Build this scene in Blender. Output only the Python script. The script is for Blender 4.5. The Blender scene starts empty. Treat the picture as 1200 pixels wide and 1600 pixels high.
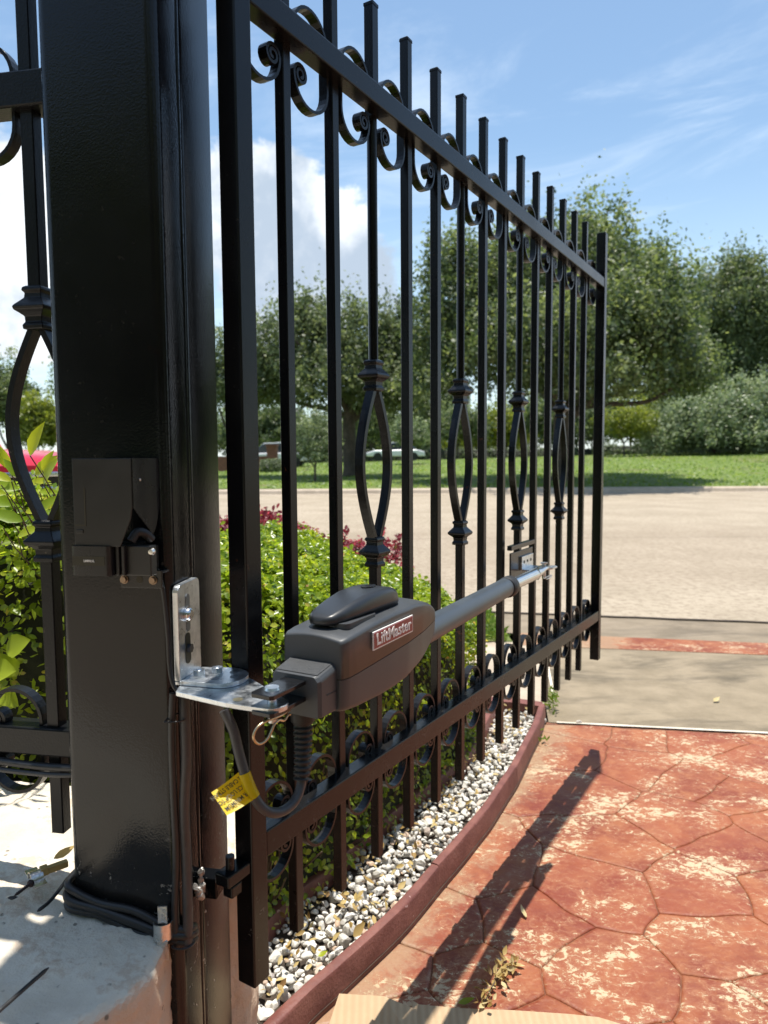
import bpy, bmesh, math, random
import numpy as np
from mathutils import Vector, Matrix, noise

random.seed(7); rng = np.random.default_rng(7)
S = bpy.context.scene
COL = S.collection
R = math.radians

# ---------------------------------------------------------------- camera
F, PITCH, ROLL, HC = 1099.2, 0.0778, 0.0063, 1.07
cam = bpy.data.cameras.new('camera'); camo = bpy.data.objects.new('camera', cam); COL.objects.link(camo)
cam.sensor_fit = 'VERTICAL'; cam.sensor_height = 36; cam.lens = F / 1600 * 36
cam.clip_start = 0.05; cam.clip_end = 900
_c, _s = math.cos(PITCH), math.sin(PITCH); _cr, _sr = math.cos(ROLL), math.sin(ROLL)
ex = Vector((1, 0, 0)); ev = Vector((0, _s, _c)); fw = Vector((0, _c, -_s))
Rt = ex * _cr - ev * _sr; Up = ex * _sr + ev * _cr
M = Matrix((Rt, Up, -fw)).transposed().to_4x4(); M.translation = (0, 0, HC)
camo.matrix_world = M
cam.dof.use_dof = True; cam.dof.focus_distance = 1.12; cam.dof.aperture_fstop = 6.5
S.camera = camo

# ---------------------------------------------------------------- sun and sky
SUN = Vector((0.0273, 0.112, 1.0)).normalized()
EL = math.asin(SUN.z); AZ = math.atan2(SUN.x, SUN.y)
sl = bpy.data.lights.new('sun', 'SUN'); so = bpy.data.objects.new('sun', sl); COL.objects.link(so)
sl.energy = 4.6; sl.angle = R(0.53); sl.color = (1.0, 0.95, 0.87)
so.rotation_euler = SUN.to_track_quat('Z', 'Y').to_euler(); so.location = (0, 0, 30)
W = bpy.data.worlds.new('World'); S.world = W; W.use_nodes = True
S.view_settings.view_transform = 'Standard'; S.view_settings.look = 'None'
S.view_settings.exposure = 0.50; S.view_settings.gamma = 1
S.view_settings.use_curve_mapping = False
S.cycles.use_denoising = True
S.cycles.max_bounces = 8; S.cycles.transparent_max_bounces = 8
SKY_STRENGTH = 0.115


class NT:
    """short helper to write node trees"""
    def __init__(self, tree):
        self.t = tree; self.n = tree.nodes; self.l = tree.links; self.n.clear()
    def add(self, typ, **kw):
        nd = self.n.new(typ)
        for k, v in kw.items():
            setattr(nd, k, v)
        return nd
    def put(self, sock, v):
        if hasattr(v, 'is_output') or isinstance(v, bpy.types.NodeSocket):
            self.l.new(v, sock)
        else:
            if sock.type == 'RGBA' and len(v) == 3: v = (*v, 1)
            sock.default_value = v
    def math(self, op, a, b=0.0, c=None, clamp=False):
        nd = self.add('ShaderNodeMath', operation=op); nd.use_clamp = clamp
        self.put(nd.inputs[0], a); self.put(nd.inputs[1], b)
        if c is not None: self.put(nd.inputs[2], c)
        return nd.outputs[0]
    def vmath(self, op, a, b=(0, 0, 0)):
        nd = self.add('ShaderNodeVectorMath', operation=op)
        self.put(nd.inputs[0], a); self.put(nd.inputs[1], b)
        return nd.outputs['Value'] if op in ('DOT_PRODUCT', 'LENGTH', 'DISTANCE') else nd.outputs[0]
    def mix(self, f, a, b, blend='MIX'):
        nd = self.add('ShaderNodeMix', data_type='RGBA', blend_type=blend)
        self.put(nd.inputs[0], f); self.put(nd.inputs[6], a); self.put(nd.inputs[7], b)
        return nd.outputs[2]
    def noise(self, vec, scale, detail=4, rough=0.55, dist=0.0):
        nd = self.add('ShaderNodeTexNoise')
        self.put(nd.inputs['Vector'], vec); self.put(nd.inputs['Scale'], scale)
        nd.inputs['Detail'].default_value = detail; nd.inputs['Roughness'].default_value = rough
        nd.inputs['Distortion'].default_value = dist
        return nd.outputs[0]
    def vor(self, vec, scale, feature='F1', out=0):
        nd = self.add('ShaderNodeTexVoronoi', feature=feature)
        self.put(nd.inputs['Vector'], vec); self.put(nd.inputs['Scale'], scale)
        return nd.outputs[out]
    def ss(self, x, lo, hi, to0=0.0, to1=1.0):
        nd = self.add('ShaderNodeMapRange', interpolation_type='SMOOTHSTEP')
        self.put(nd.inputs[0], x); self.put(nd.inputs[1], lo); self.put(nd.inputs[2], hi)
        self.put(nd.inputs[3], to0); self.put(nd.inputs[4], to1)
        return nd.outputs[0]
    def ramp(self, x, stops):
        nd = self.add('ShaderNodeValToRGB'); self.put(nd.inputs[0], x)
        e = nd.color_ramp.elements
        while len(e) < len(stops): e.new(0.5)
        for el, (p, c) in zip(e, stops): el.position = p; el.color = (*c, 1)
        return nd.outputs[0]
    def scale(self, vec, s):
        return self.vmath('MULTIPLY', vec, s)
    def bump(self, h, strength=0.3, dist=0.01, normal=None):
        nd = self.add('ShaderNodeBump'); nd.inputs['Strength'].default_value = strength
        nd.inputs['Distance'].default_value = dist; self.put(nd.inputs['Height'], h)
        if normal is not None: self.put(nd.inputs['Normal'], normal)
        return nd.outputs[0]
    def pos(self): return self.add('ShaderNodeNewGeometry').outputs['Position']
    def obj(self): return self.add('ShaderNodeTexCoord').outputs['Object']


def pix_dir(px, py):
    X = (px - 600) / F; Y = (800 - py) / F
    u = X * _cr + Y * _sr; v = -X * _sr + Y * _cr
    return Vector((u, _c + v * _s, -_s + v * _c))


def build_world():
    w = NT(W.node_tree)
    sky = w.add('ShaderNodeTexSky', sky_type='NISHITA'); sky.sun_disc = False
    sky.sun_elevation = EL; sky.sun_rotation = AZ; sky.altitude = 0
    sky.air_density = 1.0; sky.dust_density = 0.4; sky.ozone_density = 1.6
    d = w.add('ShaderNodeTexCoord').outputs['Generated']
    fine = w.noise(d, 7.5, 10, 0.62, 0.3)
    big = w.noise(w.scale(d, (2.2, 2.2, 3.4)), 1.0, 4, 0.55)
    # cumulus masses standing where the photograph shows them, plus fair weather cloud all round
    acc = w.ss(big, 0.60, 0.78, 0.0, 0.75)
    for px, py, r, k in ((395, 330, .125, .85), (460, 420, .15, .9), (350, 250, .07, .6), (520, 370, .075, .55), (560, 450, .12, .6), (5, 430, .15, .95), (10, 300, .10, .7),
                         (1215, 480, .05, .55), (640, 560, .12, .35), (-250, 380, .3, .9), (1650, 470, .28, .8)):
        v = pix_dir(px, py).normalized()
        dd = w.vmath('DISTANCE', d, tuple(v))
        g = w.ss(dd, r * 1.35, r * 0.25, 0.0, k)
        acc = w.math('MAXIMUM', acc, g)
    edge = w.math('ADD', acc, w.math('MULTIPLY', w.math('SUBTRACT', fine, 0.5), 1.9))
    mask = w.ss(edge, 0.40, 0.60)
    # thin cirrus
    sep = w.add('ShaderNodeSeparateXYZ'); w.put(sep.inputs[0], d)
    up = w.math('MAXIMUM', sep.outputs[2], 0.04)
    plane = w.add('ShaderNodeCombineXYZ')
    w.put(plane.inputs[0], w.math('DIVIDE', sep.outputs[0], up)); w.put(plane.inputs[1], w.math('DIVIDE', sep.outputs[1], up))
    rot = w.add('ShaderNodeVectorRotate', rotation_type='Z_AXIS'); w.put(rot.inputs['Vector'], plane.outputs[0]); rot.inputs['Angle'].default_value = 0.5
    cir = w.noise(w.scale(rot.outputs[0], (0.7, 1.5, 1)), 1.1, 9, 0.66, 1.0)
    cirm = w.math('MULTIPLY', w.ss(cir, 0.45, 0.78), 0.40)
    haze = w.ss(sep.outputs[2], 0.42, -0.02, 0.0, 0.58)
    shade = w.noise(w.vmath('ADD', d, (0.03, 0.0, 0.06)), 7.0, 6, 0.6)
    body = w.noise(d, 3.1, 5, 0.6, 0.4)
    ccol = w.mix(w.ss(w.math('ADD', w.math('MULTIPLY', shade, 0.5), w.math('MULTIPLY', body, 0.5)), 0.42, 0.56), (3.5, 4.2, 5.1), (7.2, 7.5, 7.8))
    skyc = w.mix(1.0, sky.outputs[0], (1.24, 1.27, 1.17), 'MULTIPLY')
    c = w.mix(haze, skyc, (5.6, 6.7, 7.6))
    c = w.mix(cirm, c, (7.0, 7.8, 8.6))
    c = w.mix(mask, c, ccol)
    bg = w.add('ShaderNodeBackground'); w.put(bg.inputs[0], c); bg.inputs[1].default_value = SKY_STRENGTH
    out = w.add('ShaderNodeOutputWorld'); w.l.new(bg.outputs[0], out.inputs[0])
build_world()

# ---------------------------------------------------------------- measuring helpers (photo pixel -> point on a real plane)
def onz(px, py, z):
    r = pix_dir(px, py); k = (z - HC) / r.z
    return Vector((r.x * k, r.y * k, z))
def ony(px, py, y):
    r = pix_dir(px, py); k = y / r.y
    return Vector((r.x * k, y, r.z * k + HC))

# ---------------------------------------------------------------- mesh helpers
class MB:
    def __init__(self): self.v = []; self.f = []; self.m = []; self.sm = []
    def add(self, vs, fs, mi=0, smooth=False):
        o = len(self.v); self.v += [tuple(p) for p in vs]; self.f += [tuple(i + o for i in f) for f in fs]
        self.m += [mi] * len(fs); self.sm += [smooth] * len(fs); return self
    def box(self, lo, hi, mi=0, M=None):
        x0, y0, z0 = lo; x1, y1, z1 = hi
        vs = [Vector(p) for p in ((x0,y0,z0),(x1,y0,z0),(x1,y1,z0),(x0,y1,z0),(x0,y0,z1),(x1,y0,z1),(x1,y1,z1),(x0,y1,z1))]
        if M is not None: vs = [M @ p for p in vs]
        return self.add(vs, [(3,2,1,0),(4,5,6,7),(0,1,5,4),(1,2,6,5),(2,3,7,6),(3,0,4,7)], mi)
    def loft(self, rings, cap=True, closed=True, mi=0, smooth=True):
        n = len(rings[0]); vs = [p for r in rings for p in r]; fs = []
        for i in range(len(rings) - 1):
            for j in range(n if closed else n - 1):
                a = i * n + j; b = i * n + (j + 1) % n
                fs.append((a, b, b + n, a + n))
        self.add(vs, fs, mi, smooth)
        if cap:
            self.add(rings[0], [tuple(range(n))[::-1]], mi, False); self.add(rings[-1], [tuple(range(n))], mi, False)
        return self
    def tube(self, pts, rad, n=10, mi=0, smooth=True, cap=True):
        pts = [Vector(p) for p in pts]
        if not hasattr(rad, '__len__'): rad = [rad] * len(pts)
        rings = []; up = None
        for i, p in enumerate(pts):
            t = (pts[min(i + 1, len(pts) - 1)] - pts[max(i - 1, 0)]).normalized()
            if up is None: up = t.orthogonal().normalized()
            up = (up - t * up.dot(t)).normalized(); s = t.cross(up)
            rings.append([p + (up * math.cos(2 * math.pi * k / n) + s * math.sin(2 * math.pi * k / n)) * rad[i] for k in range(n)])
        return self.loft(rings, cap, True, mi, smooth)
    def prism(self, poly, z0, z1, mi=0, M=None):
        n = len(poly)
        vs = [Vector((p[0], p[1], z0)) for p in poly] + [Vector((p[0], p[1], z1)) for p in poly]
        if M is not None: vs = [M @ p for p in vs]
        fs = [tuple(range(n))[::-1], tuple(range(n, 2 * n))] + [(i, (i + 1) % n, n + (i + 1) % n, n + i) for i in range(n)]
        return self.add(vs, fs, mi)
    def cyl(self, c0, c1, r, n=16, mi=0, smooth=True):
        return self.tube([c0, c1], r, n, mi, smooth)
    def mesh(self, name, mats, origin=(0, 0, 0)):
        me = bpy.data.meshes.new(name); o = Vector(origin)
        me.from_pydata([Vector(p) - o for p in self.v], [], self.f)
        for mt in (mats if isinstance(mats, (list, tuple)) else [mats]): me.materials.append(mt)
        me.polygons.foreach_set('material_index', self.m); me.polygons.foreach_set('use_smooth', self.sm)
        me.update(); return me

def smooth_path(pts, k=6):
    P = [Vector(p) for p in pts]; out = []
    for i in range(len(P) - 1):
        a, b, c, d = P[max(i - 1, 0)], P[i], P[i + 1], P[min(i + 2, len(P) - 1)]
        for j in range(k):
            t = j / k
            out.append(0.5 * ((2 * b) + (c - a) * t + (2 * a - 5 * b + 4 * c - d) * t * t + (3 * b - a - 3 * c + d) * t ** 3))
    out.append(P[-1]); return out

def link(name, data, parent=None, loc=(0, 0, 0)):
    o = bpy.data.objects.new(name, data); COL.objects.link(o); o.location = loc
    if parent is not None: o.parent = parent
    return o
def tag(o, label=None, cat=None, group=None, kind=None):
    if label: o['label'] = label
    if cat: o['category'] = cat
    if group: o['group'] = group
    if kind: o['kind'] = kind
    return o
def empty(name, loc, rz=0.0):
    o = link(name, None, None, loc); o.rotation_euler = (0, 0, rz); o.empty_display_size = 0.1; return o
def bevel(o, w=0.002, seg=2, ang=35):
    m = o.modifiers.new('bevel', 'BEVEL'); m.width = w; m.segments = seg; m.limit_method = 'ANGLE'; m.angle_limit = R(ang)
    m.harden_normals = False; return o
def fix_normals(o):
    b_ = bmesh.new(); b_.from_mesh(o.data); bmesh.ops.remove_doubles(b_, verts=b_.verts[:], dist=1e-6); bmesh.ops.recalc_face_normals(b_, faces=b_.faces[:]); b_.to_mesh(o.data); b_.free()
def part(name, mb, mat, parent, bev=None, seg=2, loc=(0, 0, 0)):
    o = link(name, mb.mesh(name, mat), parent, loc)
    if bev: bevel(o, bev, seg)
    return o
def solo(name, mb, mat, loc, label, cat, group=None, bev=None):
    """a thing that is one mesh, points given in world space"""
    o = link(name, mb.mesh(name, mat, loc), None, loc)
    if bev: bevel(o, bev)
    return tag(o, label, cat, group)

# ---------------------------------------------------------------- materials
def mat(name):
    m = bpy.data.materials.new(name); m.use_nodes = True
    t = NT(m.node_tree)
    b = t.add('ShaderNodeBsdfPrincipled'); o = t.add('ShaderNodeOutputMaterial'); t.l.new(b.outputs[0], o.inputs[0])
    t.b = b; t.o = o; t.m = m
    return m, t
def P(t, **kw):
    names = {'col': 'Base Color', 'rough': 'Roughness', 'metal': 'Metallic', 'normal': 'Normal', 'spec': 'Specular IOR Level', 'coat': 'Coat Weight', 'coatr': 'Coat Roughness'}
    for k, v in kw.items(): t.put(t.b.inputs[names[k]], v)

def black_paint(name, bump_s=0.12, scale=320, rough=0.3, dust=0.25, spec=0.3):
    m, t = mat(name); p = t.pos()
    n = t.noise(p, scale, 2, 0.5); big = t.noise(p, 5.0, 5, 0.6); spk = t.noise(p, 140, 3, 0.6)
    dustm = t.math('MULTIPLY', t.ss(spk, 0.66, 0.72), t.ss(big, 0.45, 0.7), clamp=True)
    c = t.mix(t.ss(big, 0.3, 0.75), (0.0045, 0.005, 0.006), (0.008, 0.0085, 0.0095))
    c = t.mix(t.math('MULTIPLY', dustm, dust), c, (0.22, 0.19, 0.15))
    rust = t.math('MULTIPLY', t.ss(t.noise(p, 33, 5, 0.7), 0.66, 0.72), t.ss(t.noise(p, 3.1, 3, 0.5), 0.5, 0.62))
    c = t.mix(t.math('MULTIPLY', rust, 0.75 if 'gate' in name else 0.1), c, (0.16, 0.055, 0.022))
    sepz = t.add('ShaderNodeSeparateXYZ'); t.put(sepz.inputs[0], p)
    low = t.ss(sepz.outputs[2], 0.62, 0.42)
    chip = t.math('MULTIPLY', low, t.ss(t.noise(p, 46, 6, 0.7, 0.8), 0.635, 0.65))
    c = t.mix(t.math('MULTIPLY', chip, 0.8 if 'post' in name or 'peel' in name else 0.15), c, (0.5, 0.47, 0.42))
    c = t.mix(t.math('MULTIPLY', low, t.ss(big, 0.35, 0.75, 0, 0.25)), c, (0.10, 0.085, 0.07))
    P(t, col=c, rough=t.ss(big, 0.2, 0.8, rough - 0.05, rough + 0.10), spec=spec,
      normal=t.bump(n, bump_s, 0.004))
    return m
M_POST = black_paint('black_gloss_paint_orange_peel', 0.07, 380, 0.12, 0.15, 0.36)
M_GATE = black_paint('black_gate_paint', 0.05, 420, 0.23, 0.3)
M_FENCE = black_paint('black_fence_paint', 0.10, 350, 0.30, 0.6)

def simple(name, col, rough=0.5, metal=0.0, var=0.15, scale=40, bump_s=0.0, bump_scale=300, spec=0.5):
    m, t = mat(name); p = t.pos(); n = t.noise(p, scale, 5, 0.6)
    c2 = tuple(x * (1 - var) for x in col); c1 = tuple(min(1, x * (1 + var)) for x in col)
    P(t, col=t.mix(t.ss(n, 0.3, 0.7), c2, c1), rough=t.ss(n, 0.2, 0.8, rough * 0.85, min(1, rough * 1.15)), metal=metal, spec=spec)
    if bump_s: P(t, normal=t.bump(t.noise(p, bump_scale, 3, 0.6), bump_s, 0.003))
    return m
M_MOTOR = simple('dark_grey_moulded_plastic', (0.052, 0.056, 0.061), 0.42, 0, 0.06, 9, 0.05, 900)
M_MOTORT = simple('rough_grained_dark_plastic', (0.045, 0.048, 0.052), 0.5, 0, 0.1, 60, 0.5, 650)
M_CAP = simple('smooth_charcoal_plastic', (0.022, 0.024, 0.027), 0.34, 0, 0.05, 9, 0.04, 800)
M_TUBE = simple('grey_coated_tube', (0.085, 0.10, 0.115), 0.40, 0.35, 0.05, 12)
M_RUBBER = simple('black_rubber', (0.018, 0.018, 0.019), 0.55, 0, 0.2, 60, 0.05, 500)
M_CABLE = simple('black_cable_jacket', (0.02, 0.02, 0.021), 0.42, 0, 0.2, 80)
M_GCABLE = simple('dark_grey_cable_jacket', (0.05, 0.049, 0.05), 0.45, 0, 0.15, 80)
M_STEELB = simple('black_gloss_steel', (0.012, 0.012, 0.013), 0.2, 0, 0.2, 60)
M_ROD = simple('polished_chrome_rod', (0.72, 0.72, 0.72), 0.22, 1.0, 0.05, 60)
M_ALU = simple('bright_bare_metal', (0.78, 0.76, 0.72), 0.3, 1.0, 0.1, 90, 0.4, 120)
M_BLACKPL = simple('satin_black_plastic', (0.013, 0.013, 0.014), 0.27, 0, 0.1, 20)
M_HOOD = simple('satin_black_sheet_metal', (0.016, 0.0155, 0.015), 0.36, 0, 0.15, 14)
M_WHITE = simple('white_print', (0.78, 0.77, 0.74), 0.5, 0, 0.05)
M_REDBADGE = simple('red_badge_enamel', (0.27, 0.022, 0.026), 0.35, 0, 0.05)
M_YELLOW = None
M_INK = simple('black_print', (0.03, 0.025, 0.01), 0.6, 0, 0.05)
M_SOIL = simple('dark_mulch_soil', (0.05, 0.035, 0.024), 0.95, 0, 0.5, 60, 0.8, 90)
M_TWIG = simple('brown_twig_bark', (0.10, 0.07, 0.045), 0.85, 0, 0.4, 90)

def zinc():
    m, t = mat('zinc_plated_steel'); p = t.pos()
    n = t.noise(p, 55, 5, 0.7, 0.4); s = t.vor(t.vmath('ADD', p, (0, 0, 0)), 190)
    P(t, col=t.mix(t.ss(n, 0.35, 0.65), (0.58, 0.62, 0.66), (0.80, 0.83, 0.85)), metal=1.0,
      rough=t.math('ADD', t.ss(n, 0.3, 0.7, 0.24, 0.40), t.math('MULTIPLY', s, 0.06)), normal=t.bump(n, 0.06, 0.003))
    return m
M_ZINC = zinc()

def brick_red_kerb():
    m, t = mat('red_painted_concrete_kerb'); p = t.pos()
    n = t.noise(p, 14, 6, 0.6); f = t.noise(p, 130, 3, 0.6); st = t.noise(t.scale(p, (10, 10, 60)), 1.0, 4, 0.6)
    c = t.mix(t.ss(n, 0.3, 0.7), (0.15, 0.048, 0.037), (0.235, 0.088, 0.066))
    c = t.mix(t.math('MULTIPLY', t.ss(st, 0.55, 0.8), 0.3), c, (0.10, 0.028, 0.024))
    c = t.mix(t.ss(t.noise(p, 60, 3, .5), 0.70, 0.73), c, (0.42, 0.25, 0.22))
    P(t, col=c, rough=0.55, normal=t.bump(t.math('ADD', f, n), 0.25, 0.006)); return m
M_KERB = brick_red_kerb()

def stone_mat():
    m, t = mat('worn_red_stamped_concrete'); p = t.pos()
    rnd = t.add('ShaderNodeObjectInfo').outputs['Random']
    sh = t.add('ShaderNodeCombineXYZ'); t.put(sh.inputs[0], t.math('MULTIPLY', rnd, 0.10)); t.put(sh.inputs[1], t.math('MULTIPLY', rnd, 0.07))
    q = t.vmath('ADD', p, sh.outputs[0])
    big = t.noise(q, 3.0, 6, 0.62, 0.4); mid = t.noise(q, 15, 7, 0.68, 0.3); sm = t.noise(q, 48, 5, 0.7)
    c = t.mix(t.ss(big, 0.34, 0.66), (0.175, 0.026, 0.008), (0.330, 0.098, 0.034))
    c = t.mix(t.ss(mid, 0.46, 0.70, 0.0, 0.60), c, (0.37, 0.145, 0.058))
    c = t.mix(t.ss(sm, 0.52, 0.75, 0.0, 0.35), c, (0.15, 0.022, 0.010))
    c = t.mix(t.math('MULTIPLY', t.ss(rnd, 0.3, 0.9), 0.30), c, (0.22, 0.034, 0.018))
    # paint worn through to pale concrete: ragged flakes of all sizes, gathered in patches
    a = t.noise(t.scale(q, (46, 62, 62)), 1.0, 12, 0.74, 0.7); b = t.noise(t.scale(q, (4.2, 6.0, 6)), 1.0, 4, 0.6, 0.4)
    fine = t.noise(t.scale(q, (150, 190, 170)), 1.0, 5, 0.75)
    wv = t.math('ADD', t.math('ADD', t.math('MULTIPLY', a, 0.74), t.math('MULTIPLY', b, 0.56)), t.math('MULTIPLY', fine, 0.16))
    flake = t.ss(wv, 0.793, 0.806)
    dust = t.noise(q, 7, 6, 0.7)
    c = t.mix(t.ss(dust, 0.46, 0.70, 0.0, 0.28), c, (0.36, 0.15, 0.072))
    halo = t.ss(wv, 0.68, 0.80, 0.0, 0.55)
    c = t.mix(halo, c, (0.40, 0.185, 0.092))
    c = t.mix(flake, c, t.mix(fine, (0.47, 0.32, 0.18), (0.60, 0.48, 0.32)))
    # bare tan margin beside the kerb and dark traffic grime
    sep = t.add('ShaderNodeSeparateXYZ'); t.put(sep.inputs[0], p)
    kx = t.math('SUBTRACT', sep.outputs[0], t.math('MULTIPLY', t.math('SUBTRACT', sep.outputs[1], 1.5), 0.52))
    bare = t.math('MULTIPLY', t.ss(t.math('ADD', kx, t.math('MULTIPLY', t.math('SUBTRACT', mid, 0.5), 0.5)), 0.15, 0.03), 0.75)
    c = t.mix(bare, c, t.mix(fine, (0.27, 0.16, 0.09), (0.42, 0.28, 0.16)))
    gr = t.noise(p, 55, 4, 0.7)
    c = t.mix(t.ss(gr, 0.60, 0.75, 0, 0.35), c, (0.11, 0.045, 0.03))
    h = t.math('ADD', t.math('MULTIPLY', t.noise(p, 11, 6, 0.6), 1.0), t.math('SUBTRACT', t.math('MULTIPLY', gr, 0.25), t.math('MULTIPLY', flake, 0.12)))
    P(t, col=c, rough=t.ss(mid, 0.3, 0.7, 0.50, 0.72), normal=t.bump(h, 0.5, 0.012)); return m
M_STONE = stone_mat()
M_JOINT = simple('dark_red_joint_mortar', (0.19, 0.075, 0.040), 0.9, 0, 0.4, 30, 0.5, 120)

def concrete(name, ca, cb, stain=0.0, agg=0.3, scale=5.0):
    m, t = mat(name); p = t.pos()
    n = t.noise(p, scale, 7, 0.65); g = t.noise(p, 160, 3, 0.7); st = t.noise(t.scale(p, (1.0, 2.6, 1)), 1.3, 6, 0.65, 0.5)
    c = t.mix(t.ss(n, 0.3, 0.7), ca, cb)
    c = t.mix(t.ss(g, 0.52, 0.7, 0, agg), c, tuple(x * 0.45 for x in ca))
    if stain: c = t.mix(t.ss(st, 0.46, 0.68, 0, stain), c, tuple(x * 0.30 for x in ca))
    P(t, col=c, rough=0.8, normal=t.bump(t.math('ADD', g, n), 0.3, 0.006)); return m
M_CONC = concrete('stained_driveway_concrete', (0.215, 0.168, 0.105), (0.315, 0.25, 0.165), 0.75)
M_WALK = concrete('pale_walk_concrete', (0.42, 0.34, 0.25), (0.52, 0.43, 0.33), 0.2)
M_GUT = concrete('gutter_concrete', (0.205, 0.16, 0.105), (0.285, 0.225, 0.155), 0.5)
def street_mat():
    m, t = mat('tined_tan_street_concrete'); p = t.pos()
    n = t.noise(p, 0.9, 6, 0.65); g = t.noise(p, 70, 3, 0.8); g2 = t.noise(t.scale(p, (1.3, 1.3, 1)), 12, 5, 0.8)
    tine = t.noise(t.scale(p, (30, 0.8, 1)), 1.0, 4, 0.7, 0.2)
    sep = t.add('ShaderNodeSeparateXYZ'); t.put(sep.inputs[0], p)
    c = t.mix(t.ss(n, 0.3, 0.7), (0.325, 0.265, 0.188), (0.425, 0.352, 0.26))
    c = t.mix(t.ss(g2, 0.48, 0.60, 0, 0.6), c, (0.20, 0.15, 0.10))
    c = t.mix(t.ss(tine, 0.52, 0.68, 0, 0.30), c, (0.20, 0.15, 0.10))
    worn = t.math('MULTIPLY', t.ss(sep.outputs[1], 5.2, 6.2), t.ss(sep.outputs[1], 11.5, 9.5))
    c = t.mix(t.math('MULTIPLY', worn, t.ss(g2, 0.35, 0.6, 0.12, 0.40)), c, (0.23, 0.17, 0.115))
    line = t.math('ABSOLUTE', t.math('SUBTRACT', t.math('ADD', sep.outputs[1], t.math('MULTIPLY', t.noise(t.scale(p, (1.5, 1.5, 1)), 1.0, 4, .6), .25)), 9.3))
    c = t.mix(t.ss(line, 0.05, 0.0, 0, 0.55), c, (0.14, 0.105, 0.075))
    c = t.mix(t.ss(g, 0.6, 0.75, 0, 0.4), c, (0.62, 0.53, 0.42))
    P(t, col=c, rough=0.85, normal=t.bump(g2, 0.5, 0.012)); return m
M_STREET = street_mat()

def lawn_mat(name='lawn_turf', a=(0.095, 0.15, 0.020), b=(0.175, 0.235, 0.038)):
    m, t = mat(name); p = t.pos()
    n = t.noise(p, 1.2, 7, 0.7); f = t.noise(t.scale(p, (1, .6, 1)), 26, 4, 0.8); d = t.noise(p, 0.35, 4, 0.6)
    c = t.mix(t.ss(f, 0.3, 0.7), a, b); c = t.mix(t.ss(n, 0.5, 0.75, 0, 0.5), c, (0.17, 0.19, 0.05))
    c = t.mix(t.ss(d, 0.54, 0.68, 0, 0.55), c, (0.16, 0.115, 0.06))
    P(t, col=c, rough=0.9, normal=t.bump(t.math('ADD', f, n), 0.7, 0.05)); return m
M_LAWN = lawn_mat()
M_GROUND = lawn_mat('far_ground_grass', (0.07, 0.10, 0.03), (0.12, 0.15, 0.05))

def ledge_mat():
    m, t = mat('whitewashed_rough_mortar'); p = t.pos()
    n = t.noise(p, 9, 7, 0.6); f = t.noise(p, 85, 4, 0.7); spk = t.vor(p, 60)
    geo = t.add('ShaderNodeNewGeometry'); sn = t.add('ShaderNodeSeparateXYZ'); t.put(sn.inputs[0], geo.outputs['True Normal'])
    c = t.mix(t.ss(n, 0.3, 0.7), (0.60, 0.53, 0.43), (0.74, 0.68, 0.57))
    c = t.mix(t.ss(t.math('ADD', n, t.math('MULTIPLY', f, 0.4)), 0.74, 0.86, 0, 0.6), c, (0.50, 0.36, 0.25))
    side = t.ss(t.math('ADD', sn.outputs[2], t.math('MULTIPLY', t.math('SUBTRACT', n, 0.5), 0.8)), 0.75, 0.35)
    c = t.mix(side, c, t.mix(n, (0.52, 0.36, 0.24), (0.66, 0.50, 0.37)))
    dots = t.math('MULTIPLY', t.ss(spk, 0.22, 0.12), t.ss(t.noise(p, 21, 3, .6), 0.52, 0.62))
    c = t.mix(t.math('MULTIPLY', dots, 0.75), c, (0.08, 0.065, 0.05))
    P(t, col=c, rough=0.85, normal=t.bump(t.math('ADD', n, t.math('MULTIPLY', f, 0.5)), 0.5, 0.015)); return m
M_LEDGE = ledge_mat()

def pebble_mat(name, attr):
    m, t = mat(name)
    if attr:
        a = t.add('ShaderNodeAttribute', attribute_name='var').outputs['Fac']; p = t.pos()
    else:
        a = t.add('ShaderNodeObjectInfo').outputs['Random']; p = t.pos()
    n = t.noise(p, 75, 5, 0.65); vein = t.noise(p, 30, 6, 0.7, 1.2)
    c = t.ramp(a, [(0.0, (0.42, 0.40, 0.36)), (0.15, (0.64, 0.61, 0.55)), (0.55, (0.74, 0.71, 0.64)), (0.88, (0.80, 0.78, 0.73)), (0.96, (0.60, 0.42, 0.29)), (1.0, (0.25, 0.25, 0.26))])
    c = t.mix(t.ss(n, 0.45, 0.75, 0, 0.55), c, (0.34, 0.31, 0.27))
    c = t.mix(t.ss(vein, 0.62, 0.68, 0, 0.35), c, (0.45, 0.33, 0.22))
    P(t, col=c, rough=0.65, normal=t.bump(n, 0.45, 0.004)); return m
M_PEB = pebble_mat('white_quartz_pebble', False)
M_PEBS = pebble_mat('white_quartz_pebble_mass', True)

def leaf_mat(name, stops, trans, rough=0.4, tw=0.45):
    m = bpy.data.materials.new(name); m.use_nodes = True; t = NT(m.node_tree)
    a = t.add('ShaderNodeAttribute', attribute_name='var').outputs['Fac']
    c = t.ramp(a, stops)
    b = t.add('ShaderNodeBsdfPrincipled'); t.put(b.inputs['Base Color'], c); b.inputs['Roughness'].default_value = rough
    tr = t.add('ShaderNodeBsdfTranslucent'); t.put(tr.inputs[0], t.mix(1.0, c, trans, 'MULTIPLY'))
    mx = t.add('ShaderNodeMixShader'); mx.inputs[0].default_value = tw
    t.l.new(b.outputs[0], mx.inputs[1]); t.l.new(tr.outputs[0], mx.inputs[2])
    o = t.add('ShaderNodeOutputMaterial'); t.l.new(mx.outputs[0], o.inputs[0]); return m
M_BOX = leaf_mat('boxwood_leaf', [(0, (0.085, 0.15, 0.014)), (0.40, (0.20, 0.285, 0.020)), (0.75, (0.34, 0.40, 0.03)), (0.95, (0.46, 0.48, 0.07)), (1.0, (0.42, 0.26, 0.10))], (2.3, 2.2, 1.5), 0.28)
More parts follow.
